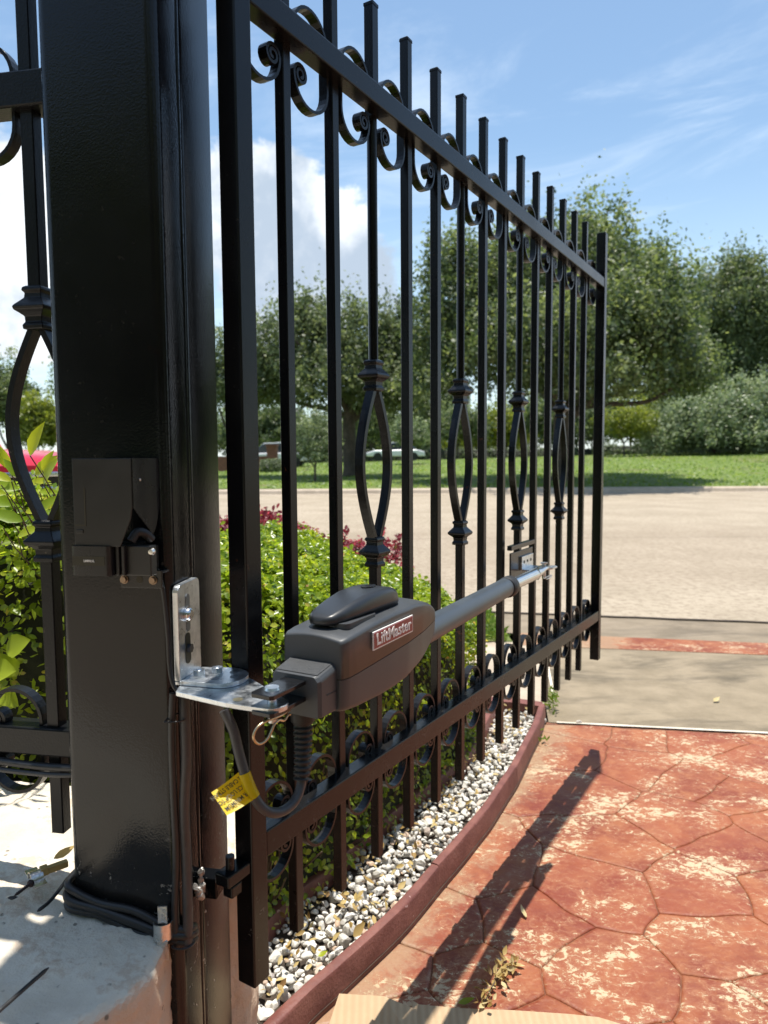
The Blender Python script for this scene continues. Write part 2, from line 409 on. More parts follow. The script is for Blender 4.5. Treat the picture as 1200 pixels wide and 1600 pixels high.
M_BIGLEAF = leaf_mat('broad_yellow_green_leaf', [(0, (0.11, 0.22, 0.02)), (0.6, (0.28, 0.38, 0.025)), (1, (0.42, 0.46, 0.03))], (2.0, 1.9, 1.2), 0.35)
M_REDLEAF = leaf_mat('wine_red_shrub_leaf', [(0, (0.11, 0.018, 0.026)), (0.5, (0.26, 0.045, 0.060)), (0.85, (0.40, 0.10, 0.11)), (1, (0.16, 0.13, 0.04))], (2.0, 1.4, 1.5), 0.45)
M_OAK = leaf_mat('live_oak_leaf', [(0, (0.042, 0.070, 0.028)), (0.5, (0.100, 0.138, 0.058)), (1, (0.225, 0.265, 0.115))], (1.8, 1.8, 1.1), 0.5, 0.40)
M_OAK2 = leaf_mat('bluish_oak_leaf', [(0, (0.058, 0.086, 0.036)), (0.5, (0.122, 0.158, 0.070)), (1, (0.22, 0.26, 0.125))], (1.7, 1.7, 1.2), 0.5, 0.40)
M_SILVER = leaf_mat('silvery_green_leaf', [(0, (0.085, 0.115, 0.052)), (0.5, (0.19, 0.235, 0.12)), (1, (0.36, 0.40, 0.25))], (1.5, 1.6, 1.2), 0.46, 0.35)
M_YTREE = leaf_mat('yellow_green_leaf', [(0, (0.10, 0.13, 0.02)), (0.5, (0.18, 0.215, 0.03)), (1, (0.26, 0.28, 0.05))], (1.8, 1.8, 1.1), 0.45)
M_GRASS = leaf_mat('grass_blade', [(0, (0.07, 0.135, 0.014)), (0.6, (0.14, 0.22, 0.022)), (1, (0.25, 0.28, 0.07))], (2.2, 2.1, 1.3), 0.45)
M_YELLOW = leaf_mat('yellow_tag_vinyl', [(0, (0.88, 0.66, 0.004)), (1, (0.88, 0.66, 0.004))], (1.15, 1.1, 1.0), 0.4, 0.45)
M_DRY = leaf_mat('dry_tan_leaf', [(0, (0.20, 0.10, 0.03)), (0.5, (0.46, 0.33, 0.11)), (1, (0.58, 0.48, 0.24))], (1.3, 1.2, 1.0), 0.6, 0.2)
M_BARK = simple('grey_brown_bark', (0.085, 0.068, 0.052), 0.95, 0, 0.4, 6, 0.9, 30)

# ---------------------------------------------------------------- leaves in numpy
def leaf_mesh(name, pos, nrm, size, matl, aspect=0.55, var=None, fold=0.18, shape=6):
    n = len(pos)
    nrm = nrm / (np.linalg.norm(nrm, axis=1, keepdims=True) + 1e-9)
    rv = rng.normal(size=(n, 3)); t = np.cross(nrm, rv); t /= (np.linalg.norm(t, axis=1, keepdims=True) + 1e-9)
    s = np.cross(nrm, t); L = size[:, None] * 0.5; Wd = L * aspect
    if shape == 6:
        up = nrm * L * fold
        V = np.stack([pos - t * L, pos - t * L * .30 + s * Wd + up, pos + t * L * .40 + s * Wd * .85 + up, pos + t * L,
                      pos + t * L * .40 - s * Wd * .85 + up, pos - t * L * .30 - s * Wd + up], 1).reshape(-1, 3)
        base = (np.arange(n) * 6)[:, None]
        idx = np.concatenate([base + [0, 1, 2, 3], base + [0, 3, 4, 5]], 1).ravel(); nf = 2 * n
    else:
        V = np.stack([pos - t * L, pos + s * Wd, pos + t * L, pos - s * Wd], 1).reshape(-1, 3)
        base = (np.arange(n) * 4)[:, None]; idx = (base + [0, 1, 2, 3]).ravel(); nf = n
    me = bpy.data.meshes.new(name); me.vertices.add(len(V)); me.vertices.foreach_set('co', V.astype(np.float32).ravel())
    me.loops.add(len(idx)); me.loops.foreach_set('vertex_index', idx.astype(np.int32))
    me.polygons.add(nf); me.polygons.foreach_set('loop_start', np.arange(nf, dtype=np.int32) * 4)
    me.update(calc_edges=True)
    if var is None: var = np.clip(rng.normal(.5, .22, n), 0, 1)
    at = me.attributes.new('var', 'FLOAT', 'POINT'); at.data.foreach_set('value', np.repeat(var, 6 if shape == 6 else 4).astype(np.float32))
    me.materials.append(matl); me.update(); return me

def one_leaf_mesh(name, L, Wd, matl, var=0.6, curl=0.12):
    """a single leaf with a midrib fold and a curl, lying in xy, base at the origin, tip along +x"""
    xs = [0, .12, .35, .6, .82, 1.0]; ws = [0.03, .55, 1.0, .86, .45, 0.0]
    v = []; f = []
    for x, w in zip(xs, ws):
        z = -curl * L * x * x
        v += [(x * L, -w * Wd / 2, z + w * Wd * .14), (x * L, 0, z), (x * L, w * Wd / 2, z + w * Wd * .14)]
    for i in range(len(xs) - 1):
        a = i * 3; f += [(a, a + 3, a + 4, a + 1), (a + 1, a + 4, a + 5, a + 2)]
    me = bpy.data.meshes.new(name); me.from_pydata(v, [], f)
    at = me.attributes.new('var', 'FLOAT', 'POINT'); at.data.foreach_set('value', [var] * len(v))
    me.materials.append(matl)
    me.polygons.foreach_set('use_smooth', [True] * len(f)); me.update(); return me

# =================================================================== SETTING
def sheet(name, poly, z, m, kind='structure'):
    me = bpy.data.meshes.new(name); me.from_pydata([(p[0], p[1], z) for p in poly], [], [tuple(range(len(poly)))])
    me.materials.append(m); me.update(); o = link(name, me); o['kind'] = kind; return o

def line2(a, b, x):  # y on the line through a, b at x
    return a[1] + (b[1] - a[1]) * (x - a[0]) / (b[0] - a[0])
L_conc = ((.672, 2.766), (1.477, 2.640)); L_b0 = ((1.205, 3.850), (2.053, 3.699)); L_b1 = ((1.286, 4.115), (2.182, 3.935)); L_gut = ((1.446, 4.634), (2.449, 4.425))
XR, XL = 7.0, -30.0
yc = lambda Ln, x: line2(*Ln, x)
sheet('ground', [(-400, -400), (400, -400), (400, 500), (-400, 500)], -0.05, M_GROUND)
sheet('street', [(-90, yc(L_gut, .8) + 1.2), (.8, yc(L_gut, .8)), (XR, yc(L_gut, XR) - .0), (90, 3.2), (90, 21.0), (-90, 21.0)], 0.0, M_STREET)
sheet('driveway_gutter', [(.72, yc(L_b1, .72)), (XR, yc(L_b1, XR)), (XR, yc(L_gut, XR)), (.72, yc(L_gut, .72))], -0.004, M_GUT)
band = sheet('red_band', [(.78, yc(L_b0, .78)), (XR, yc(L_b0, XR)), (XR, yc(L_b1, XR)), (.78, yc(L_b1, .78))], 0.0, M_STONE)
sheet('driveway_apron', [(.66, yc(L_conc, .66)), (XR, yc(L_conc, XR)), (XR, yc(L_b0, XR)), (.85, yc(L_b0, .85))], -0.002, M_CONC)
sheet('sidewalk', [(-20, 2.86), (.655, 2.79), (.86, 3.85), (.74, 4.0), (-20, 4.0)], -0.001, M_WALK)
# driveway bed under the flagstones and behind the camera
drive = sheet('driveway', [(-.55, -6), (XR, -6), (XR, yc(L_conc, XR) + .005), (.655, yc(L_conc, .655) + .005), (-.2, 1.2)], -0.0042, M_JOINT)
sheet('entrance_court', [(-8, -7), (-.55, -7), (-.55, 1.0), (-8, 1.0)], -0.014, M_WALK)
mb = MB()
for i in range(60):
    xa, xb = .3 + i * .06, .3 + (i + 1) * .06; f1 = lambda x: (yc(L_gut, x) + .012 * noise.noise(Vector((x * 5, 0, 2))), .016 + .012 * noise.noise(Vector((x * 9, 3, 0))))
    (ya, wa), (yb, wb) = f1(xa), f1(xb); mb.add([(xa, ya - wa, .004), (xb, yb - wb, .004), (xb, yb + wb, .004), (xa, ya + wa, .004)], [(0, 1, 2, 3)])
o = link('gutter_seam', mb.mesh('gutter_seam', M_SOIL)); o['kind'] = 'structure'
# pale joint strip between apron and stones, and along the apron's edge
mb = MB(); x0, x1 = .69, 3.2; pts = []
for i in range(40):
    x = x0 + (x1 - x0) * i / 39; w = .008 + .005 * noise.noise(Vector((x * 6, 0, 0)))
    y = yc(L_conc, x) - .006; pts.append((x, y, w))
for i in range(39):
    (xa, ya, wa), (xb, yb, wb) = pts[i], pts[i + 1]
    mb.add([(xa, ya - wa, .003), (xb, yb - wb, .003), (xb, yb + wb, .003), (xa, ya + wa, .003)], [(0, 1, 2, 3)])
o = link('expansion_joint', mb.mesh('expansion_joint', M_LEDGE)); o['kind'] = 'structure'
mb = MB(); mb.add([(.752, 3.10, .003), (.764, 3.10, .003), (.852, 3.60, .003), (.838, 3.60, .003)], [(0, 1, 2, 3)])
o = link('expansion_joint', mb.mesh('expansion_joint', M_LEDGE)); o['kind'] = 'structure'

# lawn beyond the street, rising to the right
def lawn_z(x, y):
    t = min(max((y - 21.3) / 24.0, 0), 1); e = t * t * (3 - 2 * t) * .4 + t * .6
    return 0.13 + e * (0.62 + 0.022 * max(-12, min(x, 40)))
mb = MB(); xs = np.linspace(-70, 80, 61); ys = np.concatenate([np.linspace(21.15, 46, 32), [60, 90, 150, 260]])
V = []; Fc = []
for y in ys:
    for x in xs: V.append((x, y, lawn_z(x, y) + .04 * noise.noise(Vector((x * .3, y * .3, 0)))))
nx = len(xs)
for j in range(len(ys) - 1):
    for i in range(nx - 1): Fc.append((j * nx + i, j * nx + i + 1, (j + 1) * nx + i + 1, (j + 1) * nx + i))
mb.add(V, Fc, 0, True); o = link('lawn', mb.mesh('lawn', M_LAWN)); o['kind'] = 'structure'
mb = MB()
xs_k = np.linspace(-70, 80, 40)
prof = [(20.62, 0.0), (20.66, .10), (20.72, .135), (20.95, .14), (21.15, .13), (21.2, 0.05)]
mb.loft([[(x, y + .0 * x, z) for y, z in prof] for x in xs_k], True, False, 0, False)
o = link('street_kerb', mb.mesh('street_kerb', M_WALK)); o['kind'] = 'structure'
mb = MB(); mb.add([(-70, 20.2, .003), (80, 20.2, .003), (80, 20.60, .003), (-70, 20.60, .003)], [(0, 1, 2, 3)]); o = link('street_gutter', mb.mesh('street_gutter', M_WALK)); o['kind'] = 'structure'

# lawn grass tufts (uncountable)
n = 26000; xx = rng.uniform(-16, 26, n); yy = 21.2 + 25 * rng.uniform(0, 1, n) ** 1.1
zz = np.array([lawn_z(a, b) for a, b in zip(xx, yy)]) + .03
nn = np.stack([rng.normal(0, .6, n), rng.normal(-.3, .6, n), rng.normal(.9, .3, n)], 1)
o = link('lawn_grass', leaf_mesh('lawn_grass', np.stack([xx, yy, zz], 1), nn, rng.uniform(.07, .15, n), M_GRASS, .5, shape=4)); o['kind'] = 'stuff'
# verge between walk and street
sheet('verge', [(-20, 4.0), (.735, 4.0), (.74, 4.72), (-20, 5.2)], 0.006, M_LAWN)
n = 14000; xx = rng.uniform(-2.2, .75, n) ; yy = rng.uniform(3.99, 4.75, n)
keep = xx < .70 + .03 * np.sin(yy * 40); xx, yy = xx[keep], yy[keep]; n = len(xx)
nn = np.stack([rng.normal(0, .7, n), rng.normal(-.5, .6, n), rng.normal(.3, .3, n)], 1)
o = link('verge_grass', leaf_mesh('verge_grass', np.stack([xx, yy, rng.uniform(.01, .055, n)], 1), nn, rng.uniform(.03, .06, n), M_GRASS, .3, shape=4)); o['kind'] = 'stuff'

# ---------------------------------------------------------------- flagstones
def clip(poly, a, b, c):  # keep a*x+b*y<=c
    out = []
    for i in range(len(poly)):
        p, q = poly[i], poly[(i + 1) % len(poly)]
        dp = a * p[0] + b * p[1] - c; dq = a * q[0] + b * q[1] - c
        if dp <= 0: out.append(p)
        if (dp < 0 < dq) or (dq < 0 < dp):
            t = dp / (dp - dq); out.append((p[0] + (q[0] - p[0]) * t, p[1] + (q[1] - p[1]) * t))
    return out
seed_px = [(915, 1136), (880, 1172), (1000, 1150), (1010, 1198), (1085, 1162), (1168, 1195), (1075, 1216), (1155, 1240), (905, 1236), (1048, 1284), (965, 1315), (1150, 1335),
           (925, 1386), (1095, 1386), (826, 1440), (1150, 1478), (950, 1530), (740, 1530), (748, 1352), (675, 1440), (600, 1528), (1170, 1612), (850, 1640), (1040, 1680), (640, 1610), (1230, 1400), (1260, 1560), (1240, 1290), (1240, 1150)]
seeds = [tuple(onz(a, b, 0)[:2]) for a, b in seed_px]
tries = 0
while len(seeds) < 74 and tries < 4000:
    tries += 1
    x, y = random.uniform(-.5, 2.9), random.uniform(.35, 2.75)
    pxy = 600 + F * x / max(y, .05)
    if 560 < pxy < 1290 and y > 1.0 and y < 2.8: continue
    if all((x - a) ** 2 + (y - b) ** 2 > .27 ** 2 for a, b in seeds): seeds.append((x, y))
OUT = [(.655, 2.787), (.589, 2.592), (.53, 2.45), (.43, 2.205), (.379, 2.1), (.308, 1.951), (.252, 1.851), (.198, 1.756), (.136, 1.654), (.087, 1.569), (.031, 1.478), (-.043, 1.377), (-.099, 1.303), (-.137, 1.254), (-.20, 1.16), (-.28, 1.03), (-.34, .92)]
OUT = [tuple(p[:2]) for p in smooth_path([(a, b, 0) for a, b in OUT], 3)]
def xout(y):
    P_ = sorted(OUT, key=lambda p: p[1]); return float(np.interp(y, [p[1] for p in P_], [p[0] for p in P_]))
def wobble(x, y, a=.020):
    v = noise.noise_vector(Vector((x * 7, y * 7, 1.7))) ; w = noise.noise_vector(Vector((x * 22, y * 22, 5.1)))
    return x + v.x * a + w.x * .003, y + v.y * a + w.y * .003
nst = 0
for i, (sx, sy) in enumerate(seeds):
    if sx < xout(sy) - .05 and sy > .9: continue
    poly = [(-.6, .3), (3.2, .3), (3.2, 3.2), (-.6, 3.2)]
    for j, (tx, ty) in enumerate(seeds):
        if i != j:
            a, b = tx - sx, ty - sy; poly = clip(poly, a, b, (tx * tx + ty * ty - sx * sx - sy * sy) / 2)
            if len(poly) < 3: break
    if len(poly) < 3: continue
    (ax, ay), (bx, by) = L_conc; poly = clip(poly, -(by - ay), bx - ax, -(by - ay) * ax + (bx - ax) * (ay - .022))
    if len(poly) < 3: continue
    sub = []
    for k in range(len(poly)):
        p, q = poly[k], poly[(k + 1) % len(poly)]; L = math.hypot(q[0] - p[0], q[1] - p[1]); m_ = max(1, int(L / .022))
        for s in range(m_):
            sub.append(wobble(p[0] + (q[0] - p[0]) * s / m_, p[1] + (q[1] - p[1]) * s / m_))
    N = len(sub)
    if N < 5: continue
    def ring(off, z):
        o_ = []
        for k in range(N):
            p0, p1, p2 = sub[k - 2], sub[k], sub[(k + 2) % N]
            tx, ty = p2[0] - p0[0], p2[1] - p0[1]; l = math.hypot(tx, ty) + 1e-9
            o_.append((p1[0] - ty / l * off, p1[1] + tx / l * off, z))
        return o_
    cx = sum(p[0] for p in sub) / N; cy = sum(p[1] for p in sub) / N
    wj = .0008
    rings = [ring(wj, -.006), ring(wj + .0006, -.003), ring(wj + .0022, -.0008), ring(wj + .008, 0.0)]
    mb = MB(); mb.loft(rings, False, True, 0, True); mb.add(rings[-1], [tuple(range(N))], 0, False)
    me = mb.mesh('flagstone', M_STONE, (cx, cy, 0)); o = link('flagstone', me, drive, (cx, cy, 0)); nst += 1

# ---------------------------------------------------------------- kerbs round the pebble bed
KH = .066
def kerb_run(line, w, h, k0, k1, parent, taper=0.006, z0=-.012):
    pts = [Vector((a, b, 0)) for a, b in line[k0:k1 + 1]]; rings = []
    for i, p in enumerate(pts):
        t = (pts[min(i + 1, len(pts) - 1)] - pts[max(i - 1, 0)]).normalized(); nl = Vector((t.y, -t.x, 0))
        j = 0.002 * noise.noise(p * 18)
        rg = [p + Vector((0, 0, z0)), p + nl * (taper * .9) + Vector((0, 0, h * .90)), p + nl * (taper + .002) + Vector((0, 0, h * .97 + j)), p + nl * (taper + .006) + Vector((0, 0, h + j)),
              p + nl * (w - .005) + Vector((0, 0, h + j)), p + nl * (w - .001) + Vector((0, 0, h * .95)), p + nl * w + Vector((0, 0, z0))]
        rings.append(rg)
    mb = MB(); mb.loft(rings, True, True, 0, True)
    o = part('kerb_section', mb, M_KERB, parent); e = o.modifiers.new('es', 'EDGE_SPLIT'); e.split_angle = R(32); return o
kerb = empty('garden_kerb', (0, 0, 0)); tag(kerb, 'curved dark red painted kerb between white pebbles and red driveway', 'kerb')
nO = len(OUT) - 1
kerb_run(OUT, .031, KH, 0, 9, kerb); kerb_run(OUT, .031, KH + .003, 9, 24, kerb, .007); kerb_run(OUT, .031, KH, 24, nO, kerb)
IK = [onz(a, b, .055)[:2] for a, b in ((780, 1101), (767, 1125), (738, 1180), (688, 1222), (600, 1290), (512, 1370), (475, 1397), (430, 1440))]
IK = [tuple(p) for p in IK] + [(-.33, 1.25)]
IKs = [tuple(p[:2]) for p in smooth_path([(a, b, 0) for a, b in IK], 4)]
kin = empty('garden_kerb', (0, 0, 0)); tag(kin, 'inner dark red kerb at the foot of the hedge behind the pebbles', 'kerb')
kerb_run(IKs, .031, KH, 0, 14, kin); kerb_run(IKs, .031, KH, 14, len(IKs) - 1, kin)
end = [tuple(onz(855, 1106, .0)[:2]), tuple(onz(806, 1104, 0)[:2]), tuple(onz(764, 1101, 0)[:2])]
ken = empty('garden_kerb', (0, 0, 0)); tag(ken, 'short red kerb closing the far end of the pebble bed', 'kerb')
kerb_run([(.64, 2.80), (.55, 2.845), (.44, 2.87), (.30, 2.88)][::-1][::-1], -.036, KH, 0, 3, ken)

# ---------------------------------------------------------------- pebbles
bedpoly = OUT[:] + [(-.40, 1.0)] + [(-.40, 1.3)] + IKs[::-1] + [(.45, 2.86), (.62, 2.80)]
def inside(x, y, poly):
    c = False; n_ = len(poly)
    for i in range(n_):
        x1, y1 = poly[i]; x2, y2 = poly[i - 1]
        if (y1 > y) != (y2 > y) and x < (x2 - x1) * (y - y1) / (y2 - y1) + x1: c = not c
    return c
gravel = sheet('gravel_bed', bedpoly, 0.012, M_SOIL)
lit = [(x, y) for x, y in ((random.uniform(-.3, .66), random.uniform(1.1, 2.85)) for _ in range(3600)) if inside(x, y, bedpoly) and x < xout(y) - .055][:340]
lp_ = np.array([(x, y, .048 + random.uniform(0, .014)) for x, y in lit])
o = link('leaf_litter', leaf_mesh('leaf_litter', lp_, rng.normal(size=lp_.shape) * .5 + [0, -.2, 1], rng.uniform(.008, .024, len(lp_)), M_DRY, .45), gravel); o['kind'] = 'stuff'
def ico(level=2):
    import bmesh
    bm = bmesh.new(); bmesh.ops.create_icosphere(bm, subdivisions=level, radius=1.0)
    v = [x.co.copy() for x in bm.verts]; f = [[q.index for q in p.verts] for p in bm.faces]; bm.free(); return v, f
IV, IF = ico(2)
def peb_shape(k):
    r = random.Random(k); cuts = [(Vector((r.gauss(0, 1), r.gauss(0, 1), r.gauss(0, 1))).normalized(), r.uniform(.52, .85)) for _ in range(11)]
    out = []
    for p in IV:
        q = p.copy()
        for n_, d_ in cuts:
            e = q.dot(n_) - d_
            if e > 0: q -= n_ * e * .95
        q *= 1 + .12 * noise.noise(p * 1.6 + Vector((k * 3.1, 0, 0)))
        out.append(Vector((q.x, q.y * .82, q.z * .66)))
    return out
shapes = [peb_shape(k) for k in range(14)]
pmeshes = []
for k, s in enumerate(shapes):
    me = bpy.data.meshes.new('pebble'); me.from_pydata(s, [], IF); me.materials.append(M_PEB)
    me.polygons.foreach_set('use_smooth', [k % 4 == 0] * len(IF)); me.update(); pmeshes.append(me)
spots = []
def darts(r0, tries, z0, layer):
    cell = {}
    for _ in range(tries):
        x, y = random.uniform(-.4, .66), random.uniform(1.0, 2.87)
        if not inside(x, y, bedpoly): continue
        if x > xout(y) - .046: continue
        r = r0 * random.choice((.5, .65, .8, 1.0, 1.0, 1.35)) * (1.0 + .12 * (2 - y))
        ci, cj = int(x / .03), int(y / .03); ok = True
        for i in range(ci - 2, ci + 3):
            for j in range(cj - 2, cj + 3):
                for (a, b, q) in cell.get((i, j), ()):
                    if (a - x) ** 2 + (b - y) ** 2 < ((q + r) * .80) ** 2: ok = False; break
                if not ok: break
            if not ok: break
        if not ok: continue
        cell.setdefault((ci, cj), []).append((x, y, r)); spots.append((x, y, z0 + r * .45 + random.uniform(-.003, .004), r, layer))
darts(.0135, 18000, .010, 0); darts(.0122, 26000, .026, 1)
def vis_key(p):
    x, y, z, r, l = p; px = 600 + F * x / y; py = 714 + F * (HC - z) / y
    return (0 if (l == 1 and 380 < px < 870 and py < 1610) else 1, y / r)
spots.sort(key=vis_key)
bigm = MB(); bv = []
for i, (x, y, z, r, l) in enumerate(spots):
    k = random.randrange(14); rot = (random.uniform(-.5, .5), random.uniform(-.5, .5), random.uniform(0, 6.3)); sc = (r * random.uniform(.95, 1.35), r * random.uniform(.9, 1.15), r * random.uniform(.8, 1.15))
    if i < 298:
        o = link('pebble', pmeshes[k], gravel, (x, y, z)); o.rotation_euler = rot; o.scale = sc
    else:
        from mathutils import Euler
        Mx = Matrix.LocRotScale(Vector((x, y, z)), Euler(rot), Vector(sc))
        bigm.add([Mx @ p for p in shapes[k]], IF, 0, k % 4 == 0); bv += [random.random()] * len(IV)
me = bigm.mesh('pebble_mass', M_PEBS); at = me.attributes.new('var', 'FLOAT', 'POINT'); at.data.foreach_set('value', bv)
o = link('pebble_mass', me, gravel); o['kind'] = 'stuff'

# hedge bed soil
sheet('garden_bed', [(.46, 2.87), (.47, 2.72), (.39, 2.55), (.165, 2.06), (-.137, 1.58), (-.33, 1.25), (-.3, 1.2), (-6, 1.2), (-6, 3.0), (.3, 2.9)], 0.02, M_SOIL)

# ---------------------------------------------------------------- raised mortar ledge carrying the post
led = [(-2.0, .25), (-.62, .47), (-.42, .615), (-.361, .685), (-.336, .717), (-.300, .771), (-.284, .800), (-.282, .850), (-.288, .90), (-.285, .96), (-.262, 1.010), (-.236, 1.045), (-.222, 1.060), (-.224, 1.15), (-.262, 1.24), (-.30, 1.27), (-.7, 1.26), (-2.0, 1.36)]
ZL = .48
import bmesh
bm = bmesh.new()
vt = [bm.verts.new((x, y, ZL)) for x, y in led]; ftop = bm.faces.new(vt)
ext = bmesh.ops.extrude_face_region(bm, geom=[ftop]); newv = [g for g in ext['geom'] if isinstance(g, bmesh.types.BMVert)]
zled = lambda x: .485 - .22 * max(0, min(.22, x + .45))
for v in vt: v.co.z = zled(v.co.x)
for v in newv: v.co.z = -.02
bm.normal_update(); bmesh.ops.recalc_face_normals(bm, faces=bm.faces[:])
me = bpy.data.meshes.new('mortar_ledge'); bm.to_mesh(me); bm.free(); me.materials.append(M_LEDGE)
ledge = link('mortar_ledge', me); tag(ledge, 'whitewashed rough mortar ledge under the big black post', 'ledge')
bevel(ledge, .014, 3, 40)
rm = ledge.modifiers.new('grain', 'REMESH'); rm.mode = 'VOXEL'; rm.voxel_size = .0065; rm.use_smooth_shade = True
tx = bpy.data.textures.new('ledge_clouds', 'CLOUDS'); tx.noise_scale = .09; tx.noise_depth = 3
tx2 = bpy.data.textures.new('ledge_grit', 'CLOUDS'); tx2.noise_scale = .022; tx2.noise_depth = 3
d2 = ledge.modifiers.new('grit', 'DISPLACE'); d2.texture = tx2; d2.strength = .009; d2.mid_level = .5; d2.texture_coords = 'GLOBAL'
dm = ledge.modifiers.new('lumps', 'DISPLACE'); dm.texture = tx; dm.strength = .016; dm.mid_level = .5; dm.texture_coords = 'GLOBAL'

# =================================================================== GATE
TH = .5468; O2 = Vector((-.2012, .9398)); dd = Vector((math.sin(TH), math.cos(TH))); nn2 = Vector((math.cos(TH), -math.sin(TH)))
GZ0 = .331
gate = empty('driveway_gate', (O2.x, O2.y, GZ0), math.pi / 2 - TH)
tag(gate, 'tall black wrought iron swing gate leaf standing open', 'gate')
# gate-local: x along, y = -(front offset), z above bottom
def GL(a, off, z): return Vector((a, -off, z - GZ0))
def gbox(mb, a0, a1, f0, f1, z0, z1): return mb.box((a0, -f1, z0 - GZ0), (a1, -f0, z1 - GZ0))
ZT, ZE = 1.8385, 1.8416; PW = .0172; NOF = .0219; SW = .0315
for a0, zt in ((-.0028, 1.86), (1.8349, ZE)):
    mb = MB(); gbox(mb, a0, a0 + SW, NOF - SW, NOF, GZ0, zt)
    st = part('stile', mb, M_GATE, gate, .0022)
def rail(zl0, zl1, zr0, zr1):
    a0, a1 = -.0028 + SW, 1.8349; f0, f1 = NOF - SW + .0012, NOF - .0012
    v = [GL(a, f, z) for a, zz in ((a0, (zl0, zl1)), (a1, (zr0, zr1))) for f, z in ((f0, zz[0]), (f1, zz[0]), (f1, zz[1]), (f0, zz[1]))]
    mb = MB(); mb.add(v, [(3, 2, 1, 0), (4, 5, 6, 7), (0, 1, 5, 4), (1, 2, 6, 5), (2, 3, 7, 6), (3, 0, 4, 7)])
    o = part('rail', mb, M_GATE, gate, .0022)
    import bmesh as _b
    return o
rail(1.656, 1.692, 1.653, 1.686); rail(.507, .545, .477, .514)
# weld spatter specks on the lower rail
def sq_ring(h, z, cx=0, cy=0): return [(cx - h, cy - h, z), (cx + h, cy - h, z), (cx + h, cy + h, z), (cx - h, cy + h, z)]
plain = MB(); H = ZT - GZ0; plain.loft([sq_ring(PW / 2, 0), sq_ring(PW / 2, H - .006)], True, True, 0, False); plain.loft([sq_ring(PW / 2 + .0008, H - .006), sq_ring(PW / 2 + .0008, H - .001), sq_ring(PW / 2 - .001, H)], True, True, 0, False)
plain_me = plain.mesh('picket', M_GATE)
COLLAR = [(-.027, .0098), (-.026, .0135), (-.021, .0140), (-.017, .0115), (-.010, .0120), (-.006, .0165), (-.003, .0205), (.001, .0215), (.004, .0195), (.008, .0160), (.013, .0118), (.019, .0112), (.022, .0138), (.026, .0130), (.028, .0100)]
cm = MB(); cm.loft([sq_ring(r, z) for z, r in COLLAR], True, True, 0, False); collar_me = cm.mesh('collar', M_GATE)
def belly_mesh(z0, z1, out, bw, sgn, m=M_GATE, flip=False):
    rings = []; N = 22
    for i in range(N + 1):
        t = i / N; z = z0 + (z1 - z0) * t; u = sgn * (.0050 + (out - .0050) * math.sin(math.pi * t) ** 1.0)
        du = sgn * (out - .005) * math.pi * math.cos(math.pi * t) / (z1 - z0); l = math.hypot(du, 1)
        nx_, nz_ = 1 / l, -du / l; a = .0042; b = bw / 2
        rings.append([(u - nx_ * a, -b, z - nz_ * a), (u + nx_ * a, -b, z + nz_ * a), (u + nx_ * a, b, z + nz_ * a), (u - nx_ * a, b, z - nz_ * a)])
    mb = MB(); mb.loft(rings, True, True, 0, False); return mb.mesh('basket_bar', m)
ZU, ZLo = 1.213, .900
bl = belly_mesh(ZLo + .02 - GZ0, ZU - .02 - GZ0, .046, .0165, 1); br = belly_mesh(ZLo + .02 - GZ0, ZU - .02 - GZ0, .046, .0165, -1)
lowbar = MB(); lowbar.loft([sq_ring(PW / 2, 0), sq_ring(PW / 2, ZLo - GZ0)], True, True, 0, False)
lowbar_me = lowbar.mesh('picket', M_GATE)
topbar = MB(); topbar.loft([[(r_ * math.cos(a), r_ * math.sin(a), z) for a in np.linspace(0, 2 * math.pi, 13)[:-1]] for r_, z in ((.0088, ZU - GZ0), (.0088, 1.66 - GZ0))], True, True, 0, True)
topbar.loft([sq_ring(PW / 2, 1.652 - GZ0), sq_ring(PW / 2, H - .006)], True, True, 0, False); topbar.loft([sq_ring(PW / 2 + .0008, H - .006), sq_ring(PW / 2 + .0008, H - .001), sq_ring(PW / 2 - .001, H)], True, True, 0, False)
topbar_me = topbar.mesh('upper_bar', M_GATE)
for k in range(1, 15):
    a = .12 * k + PW / 2
    if k % 3 == 0:
        p = link('picket', lowbar_me, gate, (a, PW / 2, 0)); bevel(p, .0012, 1)
        u = link('upper_bar', topbar_me, p)
        for z in (ZU, ZLo): bevel(link('collar', collar_me, p, (0, 0, z - GZ0)), .0008, 1)
        link('basket_bar', bl, p); link('basket_bar', br, p)
    else:
        p = link('picket', plain_me, gate, (a, PW / 2, 0)); bevel(p, .0012, 1)
def scroll_mesh(name, R0=.041, hs=.031, w=.0155, th=.0046, m=M_GATE, mir=1):
    path = []
    def spiral(cy, sg):
        pts = [(-R0 * math.cos(a_), cy + sg * R0 * math.sin(a_)) for a_ in np.linspace(0, math.pi * 1.02, 16)]
        r1 = .0155; cx_ = R0 - r1
        for a_ in np.linspace(0.12, math.pi * 3.6, 34):
            r_ = r1 - (r1 - .0035) * (a_ / (math.pi * 3.6)); pts.append((cx_ + r_ * math.cos(a_), cy - sg * r_ * math.sin(a_)))
        return pts
    up = spiral(hs, 1); dn = spiral(-hs, -1)
    path = dn[::-1] + up
    rings = []
    for i in range(len(path)):
        a = path[max(i - 1, 0)]; b = path[min(i + 1, len(path) - 1)]; tx_, tz_ = b[0] - a[0], b[1] - a[1]; l = math.hypot(tx_, tz_) + 1e-9
        nx_, nz_ = -tz_ / l, tx_ / l; x, z = path[i]; h = th / 2; q = w / 2
        rings.append([(mir * (x - nx_ * h), -q, z - nz_ * h), (mir * (x + nx_ * h), -q, z + nz_ * h), (mir * (x + nx_ * h), q, z + nz_ * h), (mir * (x - nx_ * h), q, z - nz_ * h)])
    mb = MB(); mb.loft(rings, True, True, 0, False)
    me = mb.mesh(name, m); return me
